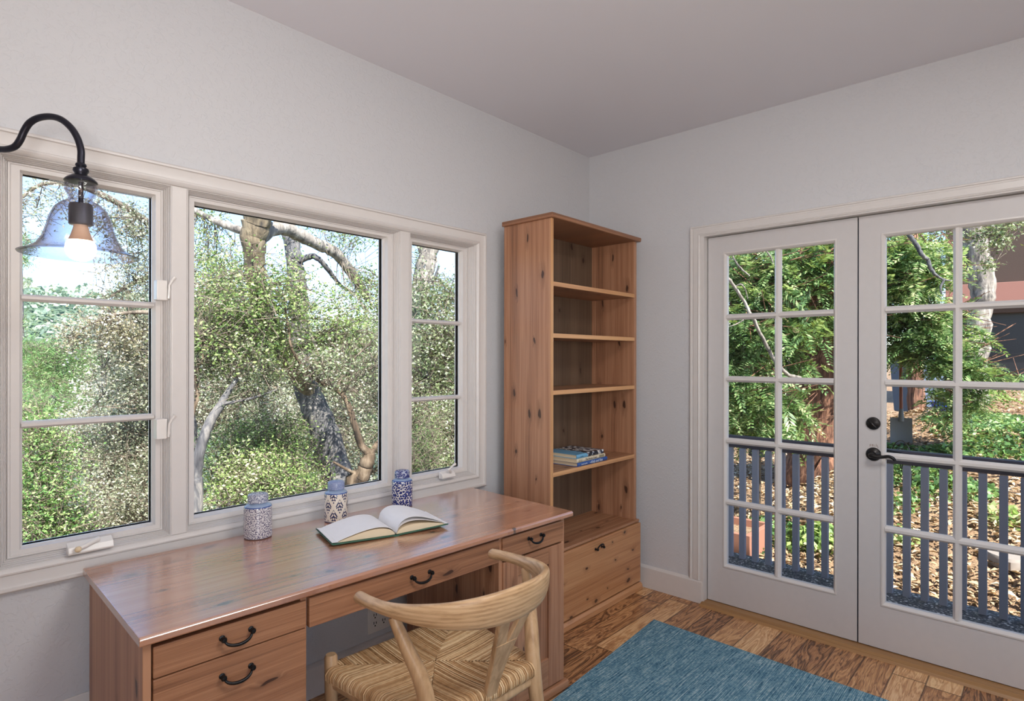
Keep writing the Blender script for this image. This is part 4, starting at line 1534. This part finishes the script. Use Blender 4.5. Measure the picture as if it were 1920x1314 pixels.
bush('dense olive green bush at the lower right of the right window', gbase(850, 950, 7.2),
     [(850, 790, 7.4, .4, .4, .4, 2400), (840, 860, 7.2, .4, .4, .35, 2600), (790, 770, 7.8, .45, .4, .3, 2200), (880, 830, 7.6, .4, .4, .5, 2000)], 'oak', .036)

# ---- taller trees further down the slope
def crown_tree(label, base_px, f, clusters, leaf, size, rad, name='hillside_tree', top=None, bk=None, group='trees down the slope', **k):
    b = gbase(*base_px, f)
    t0 = at(base_px[0], top, f)
    tb = Vector((t0.x, t0.y, t0.z))
    mid = Vector(((b[0] + tb[0]) / 2 + .1, (b[1] + tb[1]) / 2, (b[2] + tb[2]) / 2))
    return tree(name, label, 'tree', b, [('trunk', [b, mid, tb], [rad, rad * .8, rad * .35], bk or M_bark_grey)], clusters, leaf, size, group, **k)


crown_tree('broad olive oak on the slope behind the left part of the middle window', (420, 900), 12.5,
           [(400, 640, 12, 1.2, 1.0, .8, 4200), (460, 680, 12, 1.1, 1.0, .8, 3800), (390, 560, 12.5, 1.0, 1.0, .7, 3000), (390, 720, 12, 1.0, 1.0, .8, 3400), (460, 600, 12.5, .9, 1.0, .7, 2400), (400, 500, 12.6, .8, .9, .35, 1200)], 'oak', .065, .22, top=540, sig=.16)
crown_tree('broad grey green oak on the slope behind the right part of the middle window', (630, 900), 13.5,
           [(560, 690, 13, 1.2, 1.0, .8, 3800), (640, 690, 13.5, 1.3, 1.0, .9, 3800), (710, 700, 13.5, 1.2, 1.0, 1.0, 3600), (590, 640, 13.5, .7, 1.0, .3, 900), (710, 620, 13.5, .7, 1.0, .4, 1100), (540, 750, 12.5, 1.0, 1.0, .8, 2800)], 'grey', .07, .22, top=600, sig=.17)
crown_tree('dark oak on the slope filling the bottom of the right window', (810, 900), 13.5,
           [(780, 660, 13.5, 1.0, 1.0, .8, 2600), (850, 670, 13.5, 1.0, 1.0, .8, 2600), (820, 750, 13, 1.1, 1.0, .9, 3000), (900, 760, 13, 1.0, 1.0, 1.0, 2400), (780, 820, 12.5, 1.0, 1.0, .9, 2600), (860, 850, 12.5, 1.0, 1.0, .9, 2600)], 'oak', .07, .2, top=620, sig=.17)
crown_tree('grey oak on the slope between the left and middle windows', (300, 900), 12.0,
           [(240, 720, 12, 1.0, 1.0, .6, 3000), (290, 660, 12, 1.0, 1.0, .8, 3000), (320, 760, 12, 1.0, 1.0, 1.0, 3000), (250, 800, 12, 1.0, 1.0, .7, 3000), (180, 800, 12.5, .8, .8, .5, 1800)], 'grey', .065, .2, top=640, sig=.16)
crown_tree('bright green pine in the middle of the left window', (105, 830), 22,
           [(75, 690, 22, 1.1, 1.2, .5, 2600), (125, 665, 22, 1.0, 1.2, .45, 2400), (165, 690, 22, .7, 1.0, .35, 1200), (100, 725, 21.5, 1.3, 1.2, .5, 2800), (60, 655, 22.5, .8, 1.0, .4, 1500), (150, 735, 22, .9, 1.0, .4, 1600)], 'pine', .22, .16, name='pine_tree', top=650, sig=.22, width=.10, droop=.35, group=None)
crown_tree('lower green pine beneath the bright pine in the left window', (100, 860), 19,
           [(80, 765, 19, 1.1, 1.0, .5, 2600), (140, 775, 19, 1.0, 1.0, .5, 2200), (180, 760, 19.5, .7, .8, .4, 1200), (60, 800, 18.5, .9, 1.0, .4, 1800)], 'pine', .20, .14, name='pine_tree', top=740, sig=.2, width=.10, droop=.35, group=None)
crown_tree('tall pine at the left edge of the left window against the sky', (38, 760), 30,
           [(44, 455, 30, .55, .6, .35, 700), (40, 490, 30, .5, .6, .35, 700), (30, 470, 30, .7, .6, .6, 1000), (34, 600, 30, .5, .5, .6, 500)], 'pine', .24, .16, name='pine_tree', top=440, sig=.2, width=.10, droop=.35, group=None)
crown_tree('pair of dark slim trees standing far down the valley in the left window', (190, 710), 46,
           [(185, 655, 46, 1.2, 1.2, 1.0, 1300), (205, 650, 46, .9, 1, .8, 800)], 'far', .30, .25, top=640, sig=.4, group=None, name='valley_tree')

# ---- forest on the far hillside: nobody could count its trees
n = 26000
hx, hy = R.uniform(-30, 120, n), R.uniform(78, 165, n)
cell = np.stack([np.floor(hx / 5.5), np.floor(hy / 5.5)], 1)
hsh = np.sin(cell[:, 0] * 12.9898 + cell[:, 1] * 78.233) * 43758.5453
hsh = hsh - np.floor(hsh)
fx_, fy_ = hx / 5.5 - cell[:, 0] - .5, hy / 5.5 - cell[:, 1] - .5
dome = np.sqrt(np.maximum(0, .30 - fx_ ** 2 - fy_ ** 2)) * (3.5 + 6 * hsh)
P = np.stack([hx, hy, hill_z(hx, hy) + dome + R.normal(size=n) * .35], 1)
V = leaf_quads(P, 1.15, .8, .8)
o = np_mesh('hillside_forest', V, quads(len(V)), ML['far'])
tag(o, 'hazy blue green forest on the far hillside beyond the left window', 'forest', kind='stuff')
n = 9000
hx, hy = R.uniform(-6, 26, n), R.uniform(20, 62, n)
P = np.stack([hx, hy, ground_z(hx, hy) + np.abs(R.normal(size=n)) * 1.0], 1)
V = leaf_quads(P, .6, .7, .8)
o = np_mesh('valley_scrub', V, quads(len(V)), ML['grey'])
tag(o, 'low grey green scrub covering the valley floor below the pines', 'scrub', kind='stuff')

# ================================================================== DECK, RAILING
M_pebble = NT('pebble_deck')
_v = M_pebble.obj()
_vo = M_pebble.n('ShaderNodeTexVoronoi', {'Vector': _v, 'Scale': 75.0})
_c = M_pebble.n('ShaderNodeSeparateColor', {0: _vo.outputs['Color']}).outputs[0]
_col = M_pebble.ramp(_c, [(.2, lin(98, 92, 90)), (.6, lin(138, 130, 124)), (.88, lin(180, 176, 170)), (.97, lin(236, 230, 222))])
_e = M_pebble.rng(_vo.outputs['Distance'], .35, .65)
_p = M_pebble.principled(Base_Color=M_pebble.mix(_e, _col, lin(72, 68, 68)), Roughness=.7)
M_pebble.set(_p.inputs['Normal'], M_pebble.bump(_vo.outputs['Distance'], -.6, .006))
struct(MB().box(.15, 1.075, -4.6, .6, -.20, -.030).build('floor_2', M_pebble.m, bevel=.004))
M_shade_slab = plain('shade_slab_boards', lin(150, 132, 112), .7)
struct(MB().box(.15, .74, -5.2, .3, 2.58, 2.70).build('deck_shade_slab', M_shade_slab))  # unseen overhang, added and sized to keep deck and pickets in shade
M_picket = plain('grey_blue_stained_wood', lin(148, 149, 160), .75, bump=.5, bscale=60)
M_rail = plain('dark_top_rail', lin(74, 66, 70), .5)
ral = thing('deck_railing', 'grey picket railing with dark top rail along the deck outside the French doors', 'railing', (1.0, -1.4, -.03))
MB().prism([(-.018, .815), (-.020, .845), (-.012, .856), (.050, .856), (.058, .845), (.056, .815)], 1, -3.1, 1.7).build('top_rail', M_rail, ral, bevel=.003)
MB().box(.004, .040, -3.1, 1.7, .772, .8148).build('sub_rail', M_rail, ral)
pk = None
for k in range(-8, 34):
    y = -.513 - .0185 - .0882 * k
    yl = y + 1.4
    if pk is None:
        pk = MB().box(-.0190, .0190, -.0185, .0185, -.10, .772).build('baluster', M_picket, ral, bevel=.002)
        q = pk
    else:
        q = pk.copy()
        C.objects.link(q)
        q.parent = ral
    q.location = (-.0155, yl, 0)

# ================================================================== GARDEN BEYOND THE RAILING
def gpt(px, py, f):
    p = at(px, py, f)
    return (p.x, p.y, float(ground_z(p.x, p.y)))


n = 42000
gx_ = 1.25 + R.uniform(0, 1, n) ** 1.6 * 12
gy_ = R.uniform(-7.5, 3.5, n) * (.45 + gx_ / 11)
P = np.stack([gx_, gy_, ground_z(gx_, gy_) + R.uniform(.004, .045, n)], 1)
V = leaf_quads(P, .075, .42, 1.4, 0, .18, flat=True)
o = np_mesh('leaf_litter', V, quads(len(V)), ML['litter'])
tag(o, 'dry tan leaf litter covering the sunny slope beyond the railing', 'leaf litter', kind='stuff')


def patch(name, label, cat, spots, leaf, size, hgt=.09):
    V = []
    for px, py, f, r, n in spots:
        x0, y0, z0 = gpt(px, py, f)
        a, q = R.uniform(0, 2 * math.pi, n), np.sqrt(R.uniform(0, 1, n)) * r
        x, y = x0 + np.cos(a) * q, y0 + np.sin(a) * q * 1.3
        P = np.stack([x, y, ground_z(x, y) + R.uniform(.01, hgt, n) * (1 - (q / r) ** 2 * .6)], 1)
        V.append(leaf_quads(P, size, .62, 1.0, .1))
    V = np.concatenate(V)
    return tag(np_mesh(name, V, quads(len(V)), ML[leaf]), label, cat, kind='stuff')


patch('ivy', 'low green ivy carpet on the slope behind the right door', 'ivy',
      [(1835, 835, 7.2, .45, 1300), (1880, 820, 7.6, .5, 1500), (1900, 860, 7.0, .5, 1300), (1775, 868, 6.2, .20, 300), (1850, 870, 6.6, .4, 900), (1730, 900, 5.6, .30, 500), (1780, 930, 5.3, .3, 420), (1700, 880, 5.8, .25, 380),
       (1680, 920, 5.2, .18, 200), (1840, 900, 6.0, .4, 700), (1910, 920, 6.0, .4, 600), (1830, 960, 5.2, .15, 120), (1670, 830, 6.4, .3, 500), (1400, 900, 5.6, .35, 700), (1440, 960, 5.2, .25, 420), (1380, 960, 5.0, .2, 260)], 'ivy', .06)
patch('grass_tufts', 'small green grass tufts behind the left door railing', 'grass',
      [(1510, 1000, 4.9, .18, 260), (1540, 1010, 4.9, .14, 220), (1400, 980, 5.4, .2, 200), (1880, 1050, 4.7, .12, 90), (1690, 1020, 4.7, .1, 60)], 'yellow', .075, .16)


def frond_tree(P0, D0, L0):
    """redwood sprays: a drooping stem with flat leaflets on both sides"""
    n = len(P0)
    K = 11
    out = []
    up = np.array([[0, 0, 1.0]])
    d = unit(D0)
    side = unit(np.cross(d, up + R.normal(size=(n, 3)) * .35))
    nrm = np.cross(side, d)
    for k in range(K):
        t = (k + .6) / K
        c = P0 + d * (L0 * t)[:, None] - np.array([[0, 0, 1]]) * (L0 * .28 * t * t)[:, None]
        ll = (L0 * .30 * (1 - .75 * t) + .012)[:, None]
        w_ = (L0 * .026)[:, None] + .003
        for s in (-1, 1):
            e = unit(side * s * .8 + d * .75 + R.normal(size=(n, 3)) * .12)
            q = np.cross(e, nrm)
            a, b = c, c + e * ll - np.array([[0, 0, 1]]) * ll * .12
            m_ = (a + b) / 2
            out.append(np.stack([a, m_ + q * w_, b, m_ - q * w_], 1).reshape(-1, 3))
    return np.concatenate(out)


def redwood(label, base, limbs, sprays, group=None):
    root = thing('redwood_tree', label, 'tree', base, 0, group)
    parts = [limb(p, r, 18, 6, .03).build(nm, mt, None, smooth=70) for nm, p, r, mt in limbs]
    V, A, B = [], [], []
    for px, py, f, rx, ry, rz, n in sprays:
        c = np.array(at(px, py, f))
        d = unit(R.normal(size=(n, 3)))
        P = c + d * R.uniform(0, 1, n)[:, None] ** .5 * np.array([[rx, ry, rz]])
        D = R.normal(size=(n, 3)) * .6 + np.array([[-.45, .05, -.15]])
        D[:, 2] *= .55
        V.append(frond_tree(P, D, R.uniform(.16, .34, n)))
        j = R.integers(0, n, n // 3)
        A.append(P[j])
        B.append(P[j] - unit(D[j]) * R.uniform(.15, .5, len(j))[:, None] + np.array([[0, 0, .06]]))
    V = np.concatenate(V)
    parts.append(np_mesh('foliage', V, quads(len(V)), ML['redwood']))
    tv, tf = sticks(np.concatenate(A), np.concatenate(B), .006)
    parts.append(np_mesh('twigs', tv, tf, M_bark_red))
    rebase(root, parts)
    return root


b_ = gbase(1548, 960, 7.0)
redwood('redwood with shaggy red brown trunk and feathery sprays behind the left door', b_,
        [('trunk', [b_, (1548, 900, 7.0), (1546, 800, 7.0), (1542, 700, 7.0), (1538, 600, 7.05), (1534, 480, 7.1), (1530, 340, 7.2)], [.56, .46, .41, .38, .36, .34, .31], M_bark_red)],
        [(1400, 520, 5.8, .5, .5, .35, 330), (1480, 510, 5.9, .5, .5, .3, 330), (1560, 480, 6.0, .4, .4, .2, 170), (1400, 620, 5.7, .5, .5, .35, 340), (1480, 620, 5.9, .36, .4, .28, 210), (1562, 600, 6.0, .25, .3, .2, 60),
         (1390, 720, 5.7, .4, .4, .3, 250), (1430, 770, 5.8, .35, .4, .25, 220), (1475, 770, 5.8, .22, .3, .22, 100), (1380, 790, 6.0, .4, .4, .2, 220), (1500, 690, 6.0, .2, .2, .10, 40), (1370, 660, 6.4, .5, .5, .5, 260), (1450, 560, 6.8, .6, .5, .6, 320), (1520, 480, 6.4, .6, .5, .3, 260)])
b_ = gbase(1720, 840, 8.6)
redwood('younger redwood with drooping green sprays behind the right door', b_,
        [('trunk', [b_, (1716, 700, 8.6), (1712, 560, 8.6), (1706, 400, 8.7)], [.12, .11, .10, .08], M_bark_red)],
        [(1690, 480, 6.2, .42, .45, .3, 270), (1738, 505, 6.2, .30, .35, .30, 200), (1690, 540, 6.2, .4, .4, .25, 200), (1748, 590, 6.2, .28, .35, .25, 160), (1720, 620, 6.3, .4, .4, .25, 220), (1760, 660, 6.2, .3, .3, .2, 150),
         (1815, 690, 6.0, .28, .3, .12, 110), (1790, 640, 6.2, .22, .3, .22, 80), (1862, 700, 6.0, .22, .3, .05, 34), (1815, 745, 6.0, .24, .25, .16, 80), (1775, 760, 6.2, .16, .2, .2, 50), (1700, 650, 6.6, .25, .3, .12, 70), (1640, 560, 6.6, .5, .5, .5, 240)])
b_ = gbase(1400, 900, 11)
crown_tree('dense dark evergreen closing the view behind the redwood', (1400, 900), 11.5,
           [(1380, 480, 11.5, 1.2, 1.0, 1.0, 2600), (1480, 480, 11.5, 1.2, 1.0, 1.0, 2600), (1380, 620, 11.5, 1.2, 1.0, 1.0, 2600), (1470, 640, 11.5, 1.2, 1.0, 1.0, 2600), (1380, 760, 11.5, 1.1, 1.0, .9, 2400), (1460, 790, 11.5, 1.0, 1.0, .8, 2000), (1580, 560, 11.5, 1.2, 1, 1.2, 2600), (1640, 520, 12, 1.2, 1, 1.0, 2200), (1720, 440, 12.0, 1.0, 1, .5, 1500)], 'redwood', .10, .2, name='evergreen_tree', top=420, sig=.2, group=None, width=.3)

# bare pale branch in front of the redwood
br = thing('bare_branch', 'bare crooked pale branch in front of the redwood, upper left panes of the left door', 'branch', at(1352, 505, 4.9))
pp = []
for nm, pts, rad in [('stem', [(1352, 505, 4.9), (1366, 522, 4.9), (1382, 545, 4.95), (1396, 566, 5.0), (1408, 590, 5.0), (1424, 622, 5.05), (1442, 656, 5.1), (1462, 688, 5.1), (1480, 704, 5.15), (1500, 708, 5.2)], [.012, .013, .013, .013, .014, .015, .016, .017, .017, .015]),
                     ('side_twig', [(1378, 538, 4.95), (1390, 533, 4.9), (1398, 545, 4.9), (1402, 560, 4.9)], [.007, .006, .005, .003]),
                     ('side_twig', [(1374, 480, 4.9), (1386, 500, 4.9), (1402, 514, 4.9), (1406, 518, 4.9)], [.007, .009, .006, .003]),
                     ('side_twig', [(1394, 600, 5.0), (1380, 608, 5.0), (1366, 612, 5.0)], [.006, .005, .003]),
                     ('side_twig', [(1436, 470, 4.9), (1444, 480, 4.9), (1450, 494, 4.9)], [.006, .006, .004])]:
    pp.append(limb(pts, rad, 8, 5, .15).build(nm, M_bark_pale, None, smooth=70))
rebase(br, pp)

# grey oak at the right door
b_ = gbase(1826, 760, 9.4)
tree('garden_oak', 'leaning grey oak trunk in front of the brown house, top right panes', 'tree', b_,
     [('trunk', [b_, (1824, 720, 9.4), (1828, 660, 9.4), (1836, 600, 9.4), (1842, 550, 9.4), (1838, 505, 9.4), (1828, 460, 9.4), (1818, 420, 9.4), (1806, 360, 9.4)], [.22, .19, .175, .16, .17, .175, .165, .16, .15], M_bark_pale),
      ('branch', [(1812, 400, 9.3), (1860, 425, 8.6), (1880, 440, 8.3)], [.03, .02, .01], M_bark_grey)],
     [(1868, 435, 8.2, .22, .2, .12, 340), (1885, 452, 8.1, .14, .14, .08, 160), (1850, 462, 8.2, .12, .14, .07, 130), (1855, 495, 8.2, .12, .12, .07, 140), (1900, 420, 8.2, .3, .2, .07, 200), (1820, 440, 8.3, .12, .14, .1, 100)],
     'oak', .052, sig=.05, clump=14)
bb = thing('crooked_branch', 'crooked grey branch slanting down in front of the young redwood, right door', 'branch', at(1700, 438, 5.6))
pp = []
for nm, pts, rad in [('stem', [(1690, 418, 5.6), (1706, 442, 5.6), (1718, 458, 5.6), (1728, 476, 5.6), (1740, 488, 5.6), (1744, 502, 5.6), (1756, 516, 5.6), (1770, 524, 5.6), (1784, 526, 5.6)], [.020, .021, .020, .020, .017, .018, .014, .010, .006]),
                     ('side_twig', [(1770, 524, 5.6), (1764, 538, 5.6), (1766, 552, 5.6)], [.011, .010, .006])]:
    pp.append(limb(pts, rad, 9, 5, .2).build(nm, M_bark_grey, None, smooth=70))
rebase(bb, pp)

# ---- neighbouring brown house
hp = at(1900, 700, 14.5)
nb = thing('neighbour_house', 'dark brown house with a red brown beam and black garage opening, far right', 'house', (hp.x, hp.y, -.2), math.radians(6))
M_brown = plain('dark_brown_siding', lin(72, 56, 48), .8)
M_beam = plain('red_brown_beam', lin(150, 104, 92), .7)
M_void = plain('black_garage_door', lin(26, 26, 30), .4)
MB().box(0, 4, -5, 1.35, 2.72, 5.6).build('upper_wall', M_brown, nb)
MB().box(-.25, .02, -5, 1.35, 2.95, 3.45).build('beam', M_beam, nb, bevel=.01)
g_ = MB().box(.3, 4, -5, 1.35, .2, 2.72).build('garage_door', M_void, nb)
for z in (.7, 1.2, 1.7):
    MB().box(.285, .30, -5, 1.35, z, z + .012).build('panel_groove', plain('dark_groove', lin(60, 58, 58), .6), g_)
MB().box(.2, .42, 1.2, 1.42, .2, 2.72).build('corner_post', M_brown, nb)

# ---- square nosed shovel standing against the grey bin
sx, sy, sz = gpt(1690, 800, 6.6)
sz -= .02
shv = thing('shovel', 'square steel shovel with red brown wooden handle standing on its blade', 'shovel', (sx, sy, sz), math.radians(-78))
M_steel = plain('worn_steel', lin(122, 122, 126), .55, .3)
M_handle = plain('red_wood_handle', lin(150, 84, 66), .5)
bl = MB()
L = []
for k in range(7):
    t = k / 6
    z = .34 * t
    L.append([(x_, .02 * (1 - (x_ / .11) ** 2) * .8 + .03 * t + yy, z) for x_ in (-.105, -.06, 0, .06, .105) for yy in (0,)] + [(x_, .02 * (1 - (x_ / .11) ** 2) * .8 + .03 * t + .003, z) for x_ in (.105, .06, 0, -.06, -.105)])
bl.loops(L)
bl.build('blade', M_steel, shv, smooth=40)
MB().tube([(0, .04, .30), (0, .045, .37), (0, .05, .44)], [.03, .026, .02], 12).build('socket', M_steel, shv, smooth=50)
MB().tube([(0, .05, .42), (0, .085, .75), (0, .12, 1.1)], [.018, .018, .018], 10).build('handle', M_handle, shv, smooth=50)
# ---- grey bin / tarp behind it
gp = gpt(1722, 760, 9.0)
bn = thing('garden_bin', 'blue grey garden bin in the shade behind the shovel', 'bin', gp, math.radians(-30))
M_bin = plain('blue_grey_plastic', lin(96, 110, 132), .55)
MB().loops([[(-.26, -.2, 0), (.26, -.2, 0), (.26, .2, 0), (-.26, .2, 0)], [(-.30, -.24, .75), (.30, -.24, .75), (.30, .24, .75), (-.30, .24, .75)]]).build('body', M_bin, bn, bevel=.02)
MB().prism([(-.28, .752), (-.28, .79), (.0, .83), (.28, .80), (.28, .752)], 0, -.33, .33).build('lid', M_bin, bn, bevel=.01)
gp = gpt(1766, 766, 8.4)
tub = thing('blue_tub', 'bright blue plastic tub half hidden by redwood sprays', 'tub', gp, .2)
MB().lathe_closed([(.10, 0), (.135, .13), (.145, .135), (.145, .145), (.128, .145), (.093, .01), (.001, .01), (.001, 0)], 24).build('bucket', plain('blue_plastic', lin(44, 84, 190), .35), tub, smooth=40)
# ---- black wire hoop edging in front of the shovel
for i, (px, label) in enumerate([(1698, 'black wire hoop edging in front of the shovel, nearer one'), (1690, 'black wire hoop edging in front of the shovel, further one')]):
    gp = gpt(px, 858, 5.6 + .35 * i)
    hp_ = thing('wire_hoop', label, 'garden edging', gp, math.radians(25 + 20 * i), 'wire hoops edging the bed')
    MB().tube([(.16 * math.cos(math.pi * k / 16), 0, -.02 + .30 * math.sin(math.pi * k / 16) ** .8) for k in range(17)], .005, 6).build('wire', M_black, hp_, smooth=50)
    MB().tube([(.11 * math.cos(math.pi * k / 16), .004, -.02 + .22 * math.sin(math.pi * k / 16) ** .8) for k in range(17)], .004, 6).build('wire', M_black, hp_, smooth=50)
    MB().tube([(-.15, .002, .12), (.15, .002, .12)], .004, 6).build('cross_wire', M_black, hp_, smooth=50)
# ---- small things low behind the railing
gp = gpt(1384, 1050, 4.75)
pb = thing('planter_box', 'low pinkish wooden planter box behind the railing at the left door', 'planter', (gp[0], gp[1], gp[2] - .02), math.radians(0))
M_redwoodboard = plain('salmon_redwood_board', lin(160, 112, 92), .75)
MB().box(-.02, .02, -.10, .8, 0, .30).build('long_side', M_redwoodboard, pb, bevel=.003)
MB().box(.45, .49, -.10, .8, 0, .30).build('long_side', M_redwoodboard, pb, bevel=.003)
MB().box(.02, .45, -.10, -.06, 0, .30).build('short_side', M_redwoodboard, pb, bevel=.003)
MB().box(.02, .45, .76, .8, 0, .30).build('short_side', M_redwoodboard, pb, bevel=.003)
MB().box(.02, .45, -.06, .76, 0, .24).build('soil', M_soil, pb)
gp = gpt(1896, 1138, 4.3)
pv = thing('stepping_stone', 'pale flat stepping stone on the litter behind the right door railing', 'stone', gp, .3)
MB().loops([[(.2 * math.cos(a) * s * (1 + .1 * math.sin(3 * a)), .17 * math.sin(a) * s, z) for a in [2 * math.pi * k / 18 for k in range(18)]] for s, z in ((1, -.03), (1.02, .03), (.94, .05))]).build('slab', plain('pale_concrete', lin(150, 140, 132), .85), pv, smooth=40)
gp = gpt(1422, 900, 6.0)
ub = thing('utility_box', 'dark grey speckled box on a post among the redwood sprays', 'box', gp, math.radians(-30))
MB().box(-.07, .07, -.07, .07, .62, .84).build('housing', plain('dark_grey_speckled_metal', lin(70, 70, 84), .6, bump=.6, bscale=40), ub, bevel=.008)
MB().tube([(0, 0, -.05), (0, 0, .62)], .025, 10).build('post', M_bark_brown, ub)
